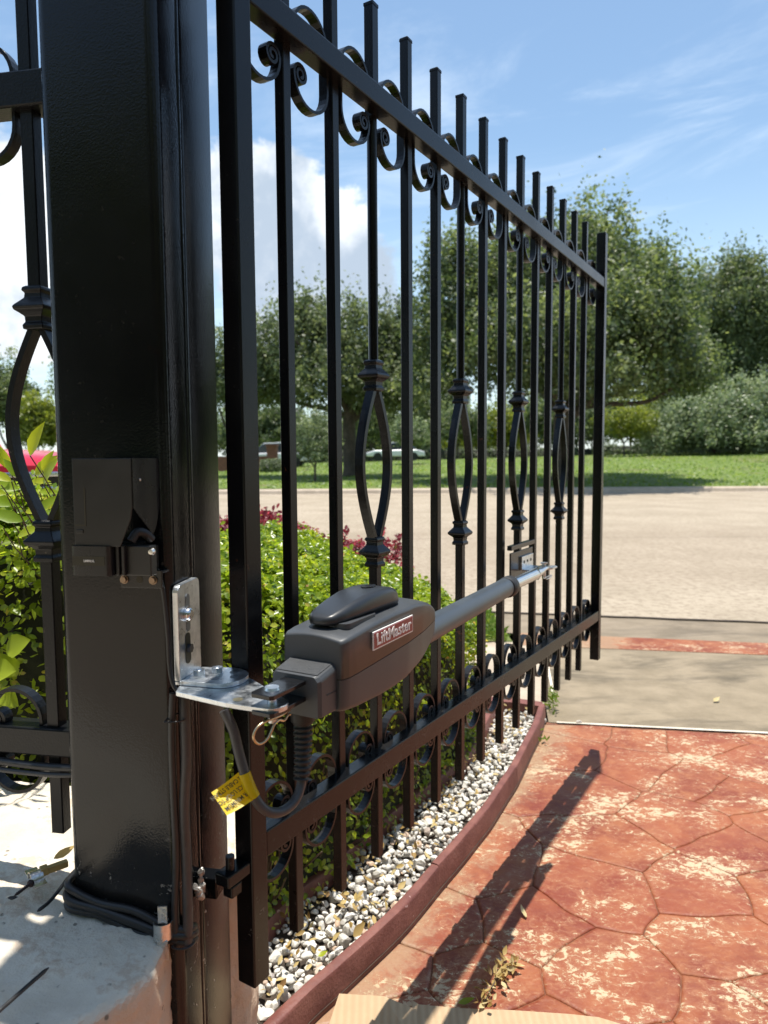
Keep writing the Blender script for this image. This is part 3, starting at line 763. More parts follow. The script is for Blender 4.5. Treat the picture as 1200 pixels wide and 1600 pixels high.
scr = {s: scroll_mesh('scroll', mir=s) for s in (1, -1)}
edges = [-.0028 + SW] + [.12 * k for k in range(1, 15)] + [1.8349]; edges_r = [-.0028 + SW] + [.12 * k + PW for k in range(1, 15)]
for k in range(15):
    c = (edges_r[k] + edges[k + 1]) / 2; f_ = c / 1.83
    s = 1 if k % 2 == 0 else -1
    for z in (1.662 - .003 * f_, .519 - .030 * f_):
        o = link('scroll', scr[s], gate, (c, PW / 2 + .0005, z - GZ0)); bevel(o, .0007, 1)
# hinges
for zc in (.508, 1.700):
    mb = MB(); gbox(mb, -.046, -.0028, -.006, .019, zc - .009, zc + .008)
    mb.box((-.040, -.0190, zc - .026 - GZ0), (-.020, -.002, zc - .0095 - GZ0))
    h = part('hinge_bar', mb, M_GATE, gate, .002)
    mb = MB(); mb.tube([GL(-.031, .008, zc - .02), GL(-.031, .008, zc + .028)], .0062, 14); part('hinge_pin', mb, M_GATE, h, .001)

# =================================================================== POST
PHI = R(10.5); PC = Vector((-.262, .88)); PX = Vector((math.cos(PHI), -math.sin(PHI))); PY = Vector((math.sin(PHI), math.cos(PHI)))
def PW3(x, y, z): q = PC + PX * x + PY * y; return Vector((q.x, q.y, z))
post = empty('gate_post', (PC.x, PC.y, 0), -PHI); tag(post, 'massive square black steel post holding the gate and its hardware', 'post')
def round_rect(x0, x1, y0, y1, r, z, n=6):
    pts = []
    for cx, cy, a0 in ((x1 - r, y0 + r, -90), (x1 - r, y1 - r, 0), (x0 + r, y1 - r, 90), (x0 + r, y0 + r, 180)):
        for i in range(n + 1):
            a = R(a0 + 90 * i / n); pts.append((cx + r * math.cos(a), cy + r * math.sin(a), z))
    return pts
XF = -.008
zs = np.linspace(0, 2.05, 16)
for y0_, y1_, r_, xr_ in ((0, .090, .014, XF - .0012), (.0578, .162, .012, XF)):
    mb = MB(); mb.loft([round_rect(-.168 + (.004 if y0_ else 0), xr_, y0_, y1_, r_, z, 8) for z in zs], True, True, 0, True)
    tube_o = part('post_tube', mb, M_POST, post); es = tube_o.modifiers.new('es', 'EDGE_SPLIT'); es.split_angle = R(40)
mb = MB(); mb.loft([round_rect(-.176, XF + .008, -.008, .170, .015, z) for z in (2.05, 2.065)] + [round_rect(-.10, -.07, .06, .09, .01, 2.10)], True, True, 0, False); part('post_cap', mb, M_POST, post, .002)
mb = MB(); pts = [(XF - .0016, .0590 + .0006 * math.sin(z * 31), z) for z in np.linspace(.05, 2.04, 60)]
mb.tube(pts, [.0016 + .0005 * abs(math.sin(z * 57)) for z in range(60)], 6); part('weld_seam', mb, M_POST, post)
# hinge lug with bright weld
for zc in (.508, 1.700):
    mb = MB(); mb.box((XF - .001, .045, zc - .042), (XF + .030, .070, zc - .012)); part('hinge_lug', mb, M_POST, post, .002)
mb = MB()
for i in range(9):
    p = Vector((XF + .002 + random.uniform(0, .008), .043 + random.uniform(-.005, .004), .488 + random.uniform(-.014, .016))); r = random.uniform(.006, .010); k = random.randrange(14)
    mb.add([p + Vector((v.x * r * .8, v.y * r * .7, v.z * r * 1.3)) for v in peb_shape(k)], IF, 0, False)
part('weld_bead', mb, simple('grey_weld_metal', (.52, .50, .47), .45, .7, .3, 200, .5, 300), post)

# =================================================================== PHOTO SENSOR on the post
sen = empty('photo_sensor', tuple(PW3(-.06, 0, .93)), -PHI); tag(sen, 'small black photo sensor under a sheet metal hood on the post face', 'sensor')
def sl_(x, y, z): return Vector((x + .06, y, z - .93))
pr = .062
mb = MB()
prof = [(-.0975, 1.0705), (-.0215, 1.0705), (-.0215, 1.015), (-.024, 1.000), (-.036, .972), (-.0385, .9665), (-.0975, .9665)]
Mh = Matrix(((1, 0, 0, .06), (0, 0, 1, 0), (0, 1, 0, -.93), (0, 0, 0, 1)))
mb.prism(prof, -pr - .0016, -pr, 0, Mh); part('hood_front', mb, M_HOOD, sen, .0006)
mb = MB(); v = [sl_(-.0215, -pr + .0001, 1.0705), sl_(-.0215, -.001, 1.0705), sl_(-.0215, -.001, 1.010), sl_(-.0215, -.012, .985), sl_(-.0215, -.020, .976), sl_(-.0215, -.03, .985), sl_(-.0215, -pr + .0001, 1.012)]
w_ = [p + Vector((.0014, 0, 0)) for p in v]; n_ = len(v)
mb.add(v + w_, [tuple(range(n_)), tuple(range(n_, 2 * n_))[::-1]] + [(i, (i + 1) % n_, n_ + (i + 1) % n_, n_ + i) for i in range(n_)]); part('hood_side', mb, M_BLACKPL, sen)
mb = MB(); mb.box(sl_(-.0975, -pr + .0002, 1.069), sl_(-.0217, -.001, 1.0707)); part('hood_top', mb, M_HOOD, sen)
mb = MB(); mb.box(sl_(-.0835, -pr - .0020, .993), sl_(-.0815, -pr - .0015, 1.036)); mb.box(sl_(-.0965, -pr - .0021, .9905), sl_(-.0815, -pr - .0015, .9925)); part('slot', mb, M_INK, sen)
mb = MB(); mb.box(sl_(-.0945, -pr - .0026, .9815), sl_(-.0855, -pr - .0014, .9865)); part('latch_button', mb, M_HOOD, sen, .001)
mb = MB(); mb.loft([round_rect(-.1015, -.0505, -pr - .006, -.006, .006, z) for z in (.9315, .9335, .965, .967)], True); b_ = [tuple(Vector(p) + Vector((.06, 0, -.93))) for p in mb.v]; mb.v = b_
lens = part('sensor_body', mb, M_BLACKPL, sen, .0012)
mb = MB(); mb.box(sl_(-.0985, -pr - .0064, .944), sl_(-.0565, -pr - .0058, .955)); part('lens_window', mb, M_INK, sen)
mb = MB(); mb.box(sl_(-.049, -pr + .004, .931), sl_(-.044, -.003, .968)); mb.box(sl_(-.0415, -pr + .004, .931), sl_(-.037, -.003, .967)); part('rib', mb, M_BLACKPL, sen, .001)
mb = MB(); mb.box(sl_(-.052, -pr + .010, .930), sl_(-.006, -pr + .024, .9665)); mb.box(sl_(-.050, -pr + .024, .932), sl_(-.022, -.003, .962)); part('junction_box', mb, M_HOOD, sen, .0015)
mb = MB(); mb.box(sl_(-.066, -.020, .909), sl_(-.010, -.017, .932)); mb.box(sl_(-.066, -.0195, .928), sl_(-.010, -.001, .931)); pl_ = part('mount_plate', mb, M_BLACKPL, sen, .001)
for x in (-.0605, -.0215):
    mb = MB(); mb.tube([sl_(x, -.021, .9195), sl_(x, -.0245, .9195)], .0042, 6, 0, False); mb.tube([sl_(x, -.0199, .9195), sl_(x, -.0212, .9195)], .0055, 14); part('bolt', mb, simple('dull_bronze_bolt', (.30, .22, .16), .4, 1.0) if x < -.05 else bpy.data.materials['dull_bronze_bolt'], pl_)
mb = MB(); mb.tube([sl_(-.040, -.0204, .920), sl_(-.040, -.0199, .920)], .0045, 16); part('hole', mb, M_INK, pl_)
mb = MB(); mb.tube([sl_(-.0055, -pr + .0125, .9595), sl_(-.0055, -pr + .008, .9595)], [.0042, .003], 12); part('screw', mb, M_ALU, sen)
mb = MB(); mb.tube([sl_(-.0205, -pr + .016, 1.045), sl_(-.0195, -pr + .016, 1.045)], [.0022, .001], 8); part('rivet', mb, M_ALU, sen)
rub = MB(); rub.tube(smooth_path([sl_(-.031, -.052, .972), sl_(-.026, -.046, .982), sl_(-.020, -.040, .980), sl_(-.017, -.030, .972)], 4), .0055, 8); part('wire_grommet', rub, M_RUBBER, sen)

def text_mesh(body, size, extrude, offset, m, bold_spacing=1.0):
    c = bpy.data.curves.new('text', 'FONT'); c.body = body; c.size = size; c.extrude = extrude; c.offset = offset
    c.align_x = 'CENTER'; c.align_y = 'CENTER'; c.space_character = bold_spacing; c.resolution_u = 3
    o = bpy.data.objects.new('text', c); COL.objects.link(o)
    bpy.context.view_layer.update()
    me = bpy.data.meshes.new_from_object(o.evaluated_get(bpy.context.evaluated_depsgraph_get()))
    bpy.data.objects.remove(o); me.materials.clear(); me.materials.append(m); return me
o = link('lettering', text_mesh('LMRRUL', .0038, .0001, .0001, M_WHITE), sen, tuple(sl_(-.0765, -pr - .0068, .9495))); o.rotation_euler = (R(90), 0, 0)

# =================================================================== GATE OPENER
A = Vector((-.134, .815)); B = Vector((.414, 1.807)); U = (B - A).normalized()
ZA = .787
mot = empty('gate_opener', (A.x, A.y, ZA), math.atan2(U.y, U.x)); tag(mot, 'dark grey swing gate opener arm with red badge', 'gate opener')
# local: x along arm, y left (away from viewer), z up from the pin plates
def wid(t):
    return float(np.interp(t, [.082, .086, .094, .11, .20, .26, .32, .36, .392], [.0425, .0465, .0495, .0505, .0505, .0500, .0450, .0385, .0320]))
def ztop(t): return float(np.interp(t, [.082, .086, .094, .11, .16, .22, .29, .33, .36, .38, .392], [.0515, .0540, .0560, .0580, .0620, .0640, .0625, .0575, .0505, .0430, .0360]))
def zbot(t): return float(np.interp(t, [.082, .09, .12, .18, .22, .26, .30, .34, .37, .392], [-.0385, -.0395, -.0425, -.0460, -.0462, -.0435, -.0375, -.0290, -.0200, -.0100]))
def zsm(t): return .0035 + .012 * (t - .085) / .3
ts = np.concatenate([np.linspace(.082, .11, 8), np.linspace(.12, .392, 34)])
NOSE = ts[ts <= .393]
rings = []
for t in ts:
    w = wid(t); zt = ztop(t); zs_ = zsm(t) + .0007; r = min(.0065, (zt - zs_) * .5); rg = [(t, -w, zs_), (t, -w + .0008, zt - r)]
    for i in range(1, 6):
        a = R(90 * i / 5); rg.append((t, -w + r - r * math.cos(a) + .001, zt - r + r * math.sin(a) * .86))
    for i in range(1, 6):
        q = i / 6; rg.append((t, -w + r + (2 * w - 2 * r) * q, zt - r + r * .86 + .0045 * math.sin(math.pi * q) * min(1, w / .05)))
    for i in range(5, -1, -1):
        a = R(90 * i / 5); rg.append((t, w - r + r * math.cos(a) - .001, zt - r + r * math.sin(a) * .86))
    rg.append((t, w, zs_)); rings.append(rg)
mb = MB(); mb.loft(rings, True, True, 0, True); o = part('upper_housing', mb, M_MOTOR, mot); fix_normals(o)
e = o.modifiers.new('wn', 'WEIGHTED_NORMAL'); e.weight = 80; e.mode = 'FACE_AREA'
rings = []
for t in ts:
    w = wid(t) - .0004; zb_ = zbot(t); zs_ = zsm(t) - .0007; r = min(.008, (zs_ - zb_) * .4); rg = [(t, w, zs_), (t, w - .0012, zb_ + r)]
    for i in range(1, 5):
        a = R(90 * i / 4); rg.append((t, w - r + r * math.cos(a) - .0012, zb_ + r - r * math.sin(a)))
    for i in range(4, 0, -1):
        a = R(90 * i / 4); rg.append((t, -w + r - r * math.cos(a) + .0012, zb_ + r - r * math.sin(a)))
    rg += [(t, -w + .0012, zb_ + r), (t, -w, zs_)]; rings.append(rg[::-1])
mb = MB(); mb.loft(rings, True, True, 0, True); o = part('lower_housing', mb, M_MOTOR, mot); fix_normals(o)
e = o.modifiers.new('es', 'EDGE_SPLIT'); e.split_angle = R(60)
mb = MB(); mb.loft([[(t, -w, zsm(t) - .001), (t, w, zsm(t) - .001), (t, w, zsm(t) + .001), (t, -w, zsm(t) + .001)] for t, w in ((t, wid(t) - .0016) for t in ts)], True, True, 0, False); part('seam_gasket', mb, M_RUBBER, mot)
# neck block at the rear with grained sloping top
mb = MB(); sec = []
for x, zt_, w0 in ((.045, .0150, .034), (.050, .0165, .037), (.083, .0235, .038)):
    sec.append([(x, -w0, -.036), (x, -w0, zt_ - .006), (x, -w0 + .005, zt_), (x, w0 - .005, zt_), (x, w0, zt_ - .006), (x, w0, -.036)])
mb.loft(sec, True, True, 0, False); neck = part('rear_neck', mb, M_MOTOR, mot, .002)
mb = MB(); mb.add([(.0490, -.031, .0172), (.0490, .031, .0172), (.0815, .032, .0240), (.0815, -.032, .0240)], [(0, 3, 2, 1)]); mb.add([(.0490, -.031, .0160), (.0490, .031, .0160), (.0815, .032, .0228), (.0815, -.032, .0228)], [(0, 1, 2, 3)]); part('grained_pad', mb, M_MOTORT, neck)
mb = MB(); mb.box((.060, -.0385, -.0105), (.084, .0385, -.0098)); part('neck_seam', mb, M_RUBBER, neck)
# clevis tongues and pin
for z0 in (.0042, -.0165):
    mb = MB(); mb.prism([(-.022, -.013), (-.018, -.0165), (.050, -.0165), (.050, .0165), (-.018, .0165), (-.022, .013)], z0, z0 + .0055); part('clevis_tongue', mb, M_STEELB, mot, .0008)
mb = MB(); mb.tube([(0, 0, -.030), (0, 0, .0112)], .0058, 18); mb.tube([(0, 0, .0097), (0, 0, .0128)], [.0098, .0085], 22); part('clevis_pin', mb, M_ZINC, mot, .0004)
clip_pts = [(.026, -.006, -.0225), (.004, -.0085, -.0225), (-.022, -.006, -.0215), (-.034, -.003, -.026), (-.038, -.002, -.036), (-.031, -.004, -.045), (-.020, -.007, -.043), (-.014, -.009, -.035), (-.009, -.0095, -.0285), (.001, -.0095, -.0265), (.010, -.0095, -.0300), (.020, -.008, -.0268), (.024, -.008, -.0275)]
mb = MB(); mb.tube(smooth_path(clip_pts, 5), .0015, 8); part('retaining_clip', mb, simple('brassy_spring_wire', (.62, .50, .32), .3, 1.0), mot)
# tube, collar, rod, forked end
ZX = -.0118
mb = MB(); mb.tube([(x, -.004 + .012 * (x - .38) / .5, ZX) for x in (.380, .60, .868)], [.0222, .0216, .0212], 32); part('arm_tube', mb, M_TUBE, mot)
mb = MB(); mb.tube([(.852, .0055, ZX), (.858, .0055, ZX), (.880, .0062, ZX), (.884, .0062, ZX)], [.0216, .0238, .0238, .0215], 32); part('tube_collar', mb, M_RUBBER, mot)
mb = MB(); mb.tube([(x, .0065 - .006 * max(0, (x - .9) / .2), ZX + .010 * max(0, (x - 1.06) / .05)) for x in (.875, .95, 1.02, 1.06)], .0140, 24)
rg = []
for x, hw, hh, dz in ((1.06, .0125, .0135, 0), (1.085, .0140, .0085, .003), (1.110, .0145, .0050, .0075), (1.135, .0145, .0040, .0085), (1.146, .0090, .0035, .0085)):
    rg.append([(x, y * hw, ZX + dz + z * hh) for y, z in ((-1, -.4), (-.6, -1), (.6, -1), (1, -.4), (1, .4), (.6, 1), (-.6, 1), (-1, .4))])
mb.loft(rg, True, True, 0, True); part('push_rod', mb, M_ROD, mot)
mb = MB(); mb.tube([(1.133, 0, ZX - .022), (1.133, 0, ZX + .018)], .0052, 14); mb.tube([(1.133, 0, ZX + .0175), (1.133, 0, ZX + .0205)], .009, 16); part('clevis_pin', mb, M_ZINC, mot)
mb = MB(); mb.tube(smooth_path([(1.115, -.005, ZX - .019), (1.140, -.006, ZX - .018), (1.165, -.010, ZX - .017), (1.150, -.012, ZX - .021), (1.12, -.010, ZX - .021)], 4), .0014, 6); part('retaining_clip', mb, M_ALU, mot)
# release handle on top
rg = []
for x, w, z0, z1 in ((.098, .006, .0665, .0715), (.101, .0150, .0655, .0760), (.108, .0215, .0650, .0790), (.125, .0265, .0650, .0835), (.155, .0300, .0650, .0895), (.185, .0320, .0650, .0935), (.215, .0330, .0648, .0950), (.245, .0325, .0640, .0940), (.262, .0310, .0630, .0900), (.272, .0270, .0625, .0820), (.275, .0200, .0625, .0740)):
    ring_ = []; r = min(.012, (z1 - z0) * .55)
    ring_ += [(x, -w * .93, z0), (x, -w, z0 + (z1 - z0) * .35)]
    for i in range(1, 5):
        a = R(90 * i / 4); ring_.append((x, -w + r - r * math.cos(a), z1 - r + r * math.sin(a)))
    for i in range(4, 0, -1):
        a = R(90 * i / 4); ring_.append((x, w - r + r * math.cos(a), z1 - r + r * math.sin(a)))
    ring_ += [(x, w, z0 + (z1 - z0) * .35), (x, w * .93, z0)]; rg.append(ring_)
mb = MB(); mb.loft(rg, True, True, 0, True); o = part('release_handle', mb, M_CAP, mot); fix_normals(o); e = o.modifiers.new('wn', 'WEIGHTED_NORMAL'); e.weight = 70
mb = MB(); mb.loft([[(.228 + .014 * math.cos(a), .010 * math.sin(a), z) for a in np.linspace(0, 2 * math.pi, 17)[:-1]] for z in (.0925, .0962)], True); part('lock_cover', mb, M_BLACKPL, o, .0008)
mb = MB(); mb.loft([round_rect(.112, .192, -.036, .000, .009, z) for z in (.060, .0672)], True); part('handle_base', mb, M_MOTOR, mot, .0012)
# strain relief and cable
def MW(x, y, z): q = A + U * x + Vector((-U.y, U.x)) * y; return Vector((q.x, q.y, ZA + z))
mb = MB(); pts = []; rad = []
for i in range(121):
    t = i / 120; z = -.036 - .088 * t; x = .066 - .010 * t * t; y = .004 - .004 * t
    pts.append((x, y, z)); rr = .0135 - .0030 * t
    if t < .18: rad.append(rr + .0025 if .03 < t else rr)
    else: rad.append(rr * (1.0 if int((t - .18) * 100) % 8 < 4 else .66))
mb.tube(pts, rad, 16); part('strain_relief', mb, M_RUBBER, mot)
cab = smooth_path([(.057, .000, -.116), (.054, -.001, -.128), (.046, -.002, -.1385), (.034, -.002, -.1455), (.018, .000, -.1480), (.004, .003, -.1450), (-.008, .008, -.137), (-.016, .015, -.122), (-.020, .024, -.100), (-.021, .034, -.07), (-.022, .042, -.04), (-.026, .052, -.016)], 6)
mb = MB(); mb.tube(cab, .0061, 12); part('power_cable', mb, M_GCABLE, mot)
# badge
Pl = MB(); Ml = Matrix(((1, 0, 0, 0), (0, 0, -1, 0), (0, 1, 0, 0), (0, 0, 0, 1)))
bd = empty('badge', (.209, -.0512, .0380)); bd.parent = mot; bd.rotation_euler = (0, 0, R(0.3))
mb = MB(); mb.box((-.0595, -.0016, -.0125), (.0595, .0006, .0125)); part('badge_border', mb, M_WHITE, bd, .0003)
mb = MB(); mb.box((-.0575, -.0021, -.0106), (.0575, -.0012, .0106)); part('badge_plate', mb, M_REDBADGE, bd, .0003)
tm = text_mesh('LiftMaster', .0222, .0004, .00042, M_WHITE, 1.03); xs_t = [v.co.x for v in tm.vertices]; kx_t = .1035 / (max(xs_t) - min(xs_t))
o = link('lettering', tm, bd, (0, -.0024, .0002)); o.rotation_euler = (R(90), 0, 0); o.scale = (kx_t, 1.0, 1)
# yellow tag folded round the cable
tagE = empty('cable_tag', tuple(MW(-.0185, .014, -.130))); tag(tagE, 'yellow warning tag wrapped round the loose opener cable', 'tag')
tc = MW(-.0185, .014, -.130)
c0 = [ony(330, 1238, .806), ony(379, 1202, .836), ony(402, 1246, .806), ony(354, 1274, .776)]
# tag plane from four traced corners: top-left, top-right, bottom-right, bottom-left
tl, tr_, br_, bl_ = c0
nt = (tr_ - tl).cross(bl_ - tl).normalized()
mb = MB(); N = 8
gv = []
for i in range(N + 1):
    for j in range(3):
        s = i / N; q = j / 2; p = tl.lerp(tr_, s).lerp(bl_.lerp(br_, s), q) + nt * (.0022 * math.sin(s * 3.1) * (1 - s))
        gv.append(p - tc)
fcs = [(i * 3 + j, (i + 1) * 3 + j, (i + 1) * 3 + j + 1, i * 3 + j + 1) for i in range(N) for j in range(2)]
mb.add(gv, fcs, 0, True)
part('tag_sheet', mb, M_YELLOW, tagE)
wrp = MB(); axis_c = smooth_path(cab, 1)
pA = min(cab, key=lambda p: (MW(*p) - (tr_.lerp(br_, .5))).length); kA = cab.index(pA)
seg = [MW(*p) - tc for p in cab[max(0, kA - 3):kA + 5]]
wrp.tube(seg, .0072, 12); part('tag_wrap', wrp, M_YELLOW, tagE)
ux = (tl - tr_).normalized(); uy = (tl - bl_); uy = (uy - ux * uy.dot(ux)).normalized(); uy = -uy; uz = ux.cross(uy)
tw, thh = (tr_ - tl).length, (bl_ - tl).length
view = -1 if uz.y > 0 else 1
for body, s in (('FOR MINIMUM 8"', .80), ('VICE LOOP TO', .52), ('ICE CABLE STRAIN', .24)):
    p = tl.lerp(tr_, .42).lerp(bl_.lerp(br_, .42), s)
    o = link('lettering', text_mesh(body, thh * .235, .00008, .00012, M_INK), tagE, (0, 0, 0))
    Rm = Matrix((ux, uy, uz)).transposed()
    o.matrix_local = Matrix.Translation(p - tc + uz * (.0022 if uz.y < 0 else -.0022)) @ Rm.to_4x4() @ Matrix.Diagonal((.60, 1, 1, 1))

# =================================================================== POST BRACKET (zinc)
brk = empty('post_bracket', tuple(PW3(XF, .03, .79)), -PHI); tag(brk, 'bright zinc angle bracket bolted to the side of the post', 'bracket')
def bl3(x, y, z): return Vector((x - XF, y - .03, z - .79))
def rr2(x0, x1, y0, y1, r, n=4): return [(p[0], p[1]) for p in round_rect(x0, x1, y0, y1, r, 0, n)]
my0, my1 = .000, .062
poly = [(my0, .786), (my1, .786)] + [(my1 - .009 + .009 * math.cos(a), .911 - .009 + .009 * math.sin(a)) for a in np.linspace(0, math.pi / 2, 5)] + [(my0 + .009 - .009 * math.sin(a), .909 - .009 + .009 * math.cos(a)) for a in np.linspace(0, math.pi / 2, 5)]
Mv = Matrix(((0, 0, 1, -XF), (1, 0, 0, -.03), (0, 1, 0, -.79), (0, 0, 0, 1)))
mb = MB(); mb.prism(poly, XF + .0006, XF + .0082, 0, Mv); part('upright_plate', mb, M_ZINC, brk, .0008)
mb = MB(); slot = [(.026 + .0055 * math.cos(a), .889 + (.0 if a < 0 else 0) + .0055 * math.sin(a)) for a in np.linspace(0, math.pi, 7)] + [(.026 + .0055 * math.cos(a), .850 + .0055 * math.sin(a)) for a in np.linspace(math.pi, 2 * math.pi, 7)]
mb.prism(slot, XF + .0084, XF + .0088, 0, Mv)
slot2 = [(.024 + .0065 * math.cos(a), .838 + .0055 * math.sin(a)) for a in np.linspace(0, math.pi, 7)] + [(.024 + .0075 * math.cos(a), .808 + .0055 * math.sin(a)) for a in np.linspace(math.pi, 2 * math.pi, 7)]
part('slot', mb, simple('slot_shadow_steel', (.30, .32, .34), .5, 1.0), brk)
mb = MB(); mb.prism(slot2, XF + .0084, XF + .0088, 0, Mv); part('slot', mb, M_INK, brk)
mb = MB()
mb.tube([bl3(XF + .0085, .023, .868), bl3(XF + .0105, .023, .868)], .0100, 20); mb.tube([bl3(XF + .0105, .023, .868), bl3(XF + .014, .023, .868), bl3(XF + .0155, .023, .868)], [.0082, .0080, .0055], 18); part('bolt', mb, M_ROD, brk)
mb = MB(); mb.tube([bl3(XF + .0088, .024, .823), bl3(XF + .0135, .024, .823)], .0062, 6, 0, False); part('bolt', mb, M_CAP, brk)
# horizontal flange with rounded outer end (traced plan at z=.787)
def w2l(x, y): d_ = Vector((x, y)) - PC; return d_.dot(PX) - XF, d_.dot(PY) - .03
flx = [(.0006, -.030), (.030, -.036)]
cxf, cyf, rf = .050, .000, .036
fl = [(.0085, -.030)] + [(cxf + rf * math.cos(a), cyf + rf * math.sin(a) - .0) for a in np.linspace(R(-68), R(82), 12)] + [(.0085, .032)]
mb = MB(); mb.prism(fl, -.0095, -.0035); mb.prism([(.0012, -.030), (.0090, -.030), (.0090, .032), (.0012, .032)], -.0095, -.0045); part('flange', mb, M_ZINC, brk, .0008)
for (x, y), kind in (((.021, -.002), 0), ((.040, .012), 0), ((.062, .016), 1), ((.070, -.002), 1), ((.048, -.014), 1)):
    mb = MB()
    if kind == 0:
        mb.tube([(x, y, -.0034), (x, y, .0035)], .0078, 6, 0, False); mb.tube([(x, y, .003), (x, y, .0045)], [.0045, .0035], 12); mb.tube([(x, y, -.036), (x, y, -.010)], .0042, 12); part('bolt', mb, M_ZINC, brk, .0006)
    else:
        mb.tube([(x, y, -.0034), (x, y, -.0030)], .0058, 16); part('hole', mb, M_INK if False else bpy.data.materials['slot_shadow_steel'], brk)
# swivel plate to the pin
pinx, piny = w2l(A.x, A.y)
sw = [(.012, -.050), (.004, -.020), (.010, .030), (.052, .034), (.082, .018), (pinx + .010, piny + .018)] + [(pinx + .019 * math.cos(a), piny + .019 * math.sin(a)) for a in np.linspace(R(55), R(-105), 9)] + [(pinx - .055, piny - .008)]
def hull(pts):
    pts = sorted(set(pts)); lo = []
    for p in pts:
        while len(lo) >= 2 and (lo[-1][0]-lo[-2][0])*(p[1]-lo[-2][1])-(lo[-1][1]-lo[-2][1])*(p[0]-lo[-2][0]) <= 0: lo.pop()
        lo.append(p)
    up = []
    for p in reversed(pts):
        while len(up) >= 2 and (up[-1][0]-up[-2][0])*(p[1]-up[-2][1])-(up[-1][1]-up[-2][1])*(p[0]-up[-2][0]) <= 0: up.pop()
        up.append(p)
    return lo[:-1] + up[:-1]
mb = MB(); mb.prism(hull(sw), -.0165, -.0100); part('swivel_plate', mb, M_ZINC, brk, .0008)
mb = MB(); mb.tube([(pinx - .045, piny + .004, -.0099), (pinx - .045, piny + .004, -.0095)], .0062, 16); part('hole', mb, simple('brassy_hole_edge', (.5, .45, .3), .4, 1.0), brk)

# =================================================================== GATE BRACKET near the far end of the arm
gb = empty('gate_bracket', tuple(Vector((O2.x, O2.y, .78)) + Vector((dd.x, dd.y, 0)) * 1.06), math.pi / 2 - TH); tag(gb, 'small zinc bracket on black plate clamped to the gate pickets', 'bracket')
mb = MB(); mb.box((-.105, -.0245, -.03), (.055, -.0200, .048)); part('backing_plate', mb, M_STEELB, gb, .001)
for z in (.062,):
    mb = MB(); mb.box((-.115, -.030, z - .006), (.055, -.018, z + .006)); part('clamp_strap', mb, M_STEELB, gb, .001)
mb = MB(); mb.box((-.04, -.0300, -.004), (.045, -.0248, .032)); mb.box((-.04, -.060, -.006), (.045, -.0302, -.001)); mb.prism([(-.02, -.060), (.045, -.060), (.075, -.078), (.062, -.090), (.03, -.088)], -.0062, -.0012); part('angle', mb, M_ZINC, gb, .0008)
for x in (-.025, .0, .026):
    mb = MB(); mb.tube([(x, -.0302, .017), (x, -.0306, .017)], .0042, 12); part('hole', mb, M_INK, gb)

# =================================================================== LEFT FENCE
fen = empty('iron_fence', tuple(PW3(-.168, .07, .53)), -PHI); tag(fen, 'black wrought iron fence panel left of the big post', 'fence')
FX, FY, FZ = -.168, .07, .53
def fl3(x, y, z): return Vector((x - FX, y - FY, z - FZ))
def fbox(mb, x0, x1, y0, y1, z0, z1): return mb.box(tuple(fl3(x0, y0, z0)), tuple(fl3(x1, y1, z1)))
for z0, z1 in ((1.537, 1.583), (.648, .688)):
    mb = MB(); fbox(mb, -1.75, -.1685, .050, .088, z0, z1); part('rail', mb, M_FENCE, fen, .0025)
fpw = .0195; fH = 1.92 - .53
fcol = collar_me.copy(); fcol.materials.clear(); fcol.materials.append(M_FENCE); fcol.transform(Matrix.Diagonal((1.12, 1.12, 1.08, 1)))
fb1 = belly_mesh(.955 + .022 - .53, 1.276 - .022 - .53, .050, .0185, 1, M_FENCE); fb2 = belly_mesh(.955 + .022 - .53, 1.276 - .022 - .53, .050, .0185, -1, M_FENCE)
fscr = {s: scroll_mesh('scroll', .044, .032, .0165, .0052, M_FENCE, s) for s in (1, -1)}
fl_low = MB(); fl_low.loft([sq_ring(fpw / 2, 0), sq_ring(fpw / 2, .955 - .53)], True, True, 0, False); fl_low = fl_low.mesh('picket', M_FENCE)
fl_up = MB(); fl_up.loft([sq_ring(fpw / 2, 1.276 - .53), sq_ring(fpw / 2, fH)], True, True, 0, False); fl_up = fl_up.mesh('upper_bar', M_FENCE)
fl_all = MB(); fl_all.loft([sq_ring(fpw / 2, 0), sq_ring(fpw / 2, fH)], True, True, 0, False); fl_all = fl_all.mesh('picket', M_FENCE)
for k in range(12):
    x = -.2285 - .128 * k
    if k % 3 == 0:
        p = link('picket', fl_low, fen, tuple(fl3(x, .069, .53))); bevel(p, .0014, 1)
        bevel(link('upper_bar', fl_up, p), .0014, 1)
        for z in (1.276, .955): bevel(link('collar', fcol, p, (0, 0, z - .53)), .0008, 1)
        link('basket_bar', fb1, p); link('basket_bar', fb2, p)
    else:
        p = link('picket', fl_all, fen, tuple(fl3(x, .069, .53))); bevel(p, .0014, 1)
    for z in (1.552, .662):
        o = link('scroll', fscr[1 if k % 2 else -1], fen, tuple(fl3(x - .064, .069, z))); bevel(o, .0008, 1)

# =================================================================== CABLES
def wire(name, pts, r, m, label, cat, group=None, n=10, k=6):
    p = smooth_path(pts, k); mb = MB(); mb.tube(p, r, n); o0 = tuple(p[0]); return solo(name, mb, m, o0, label, cat, group)
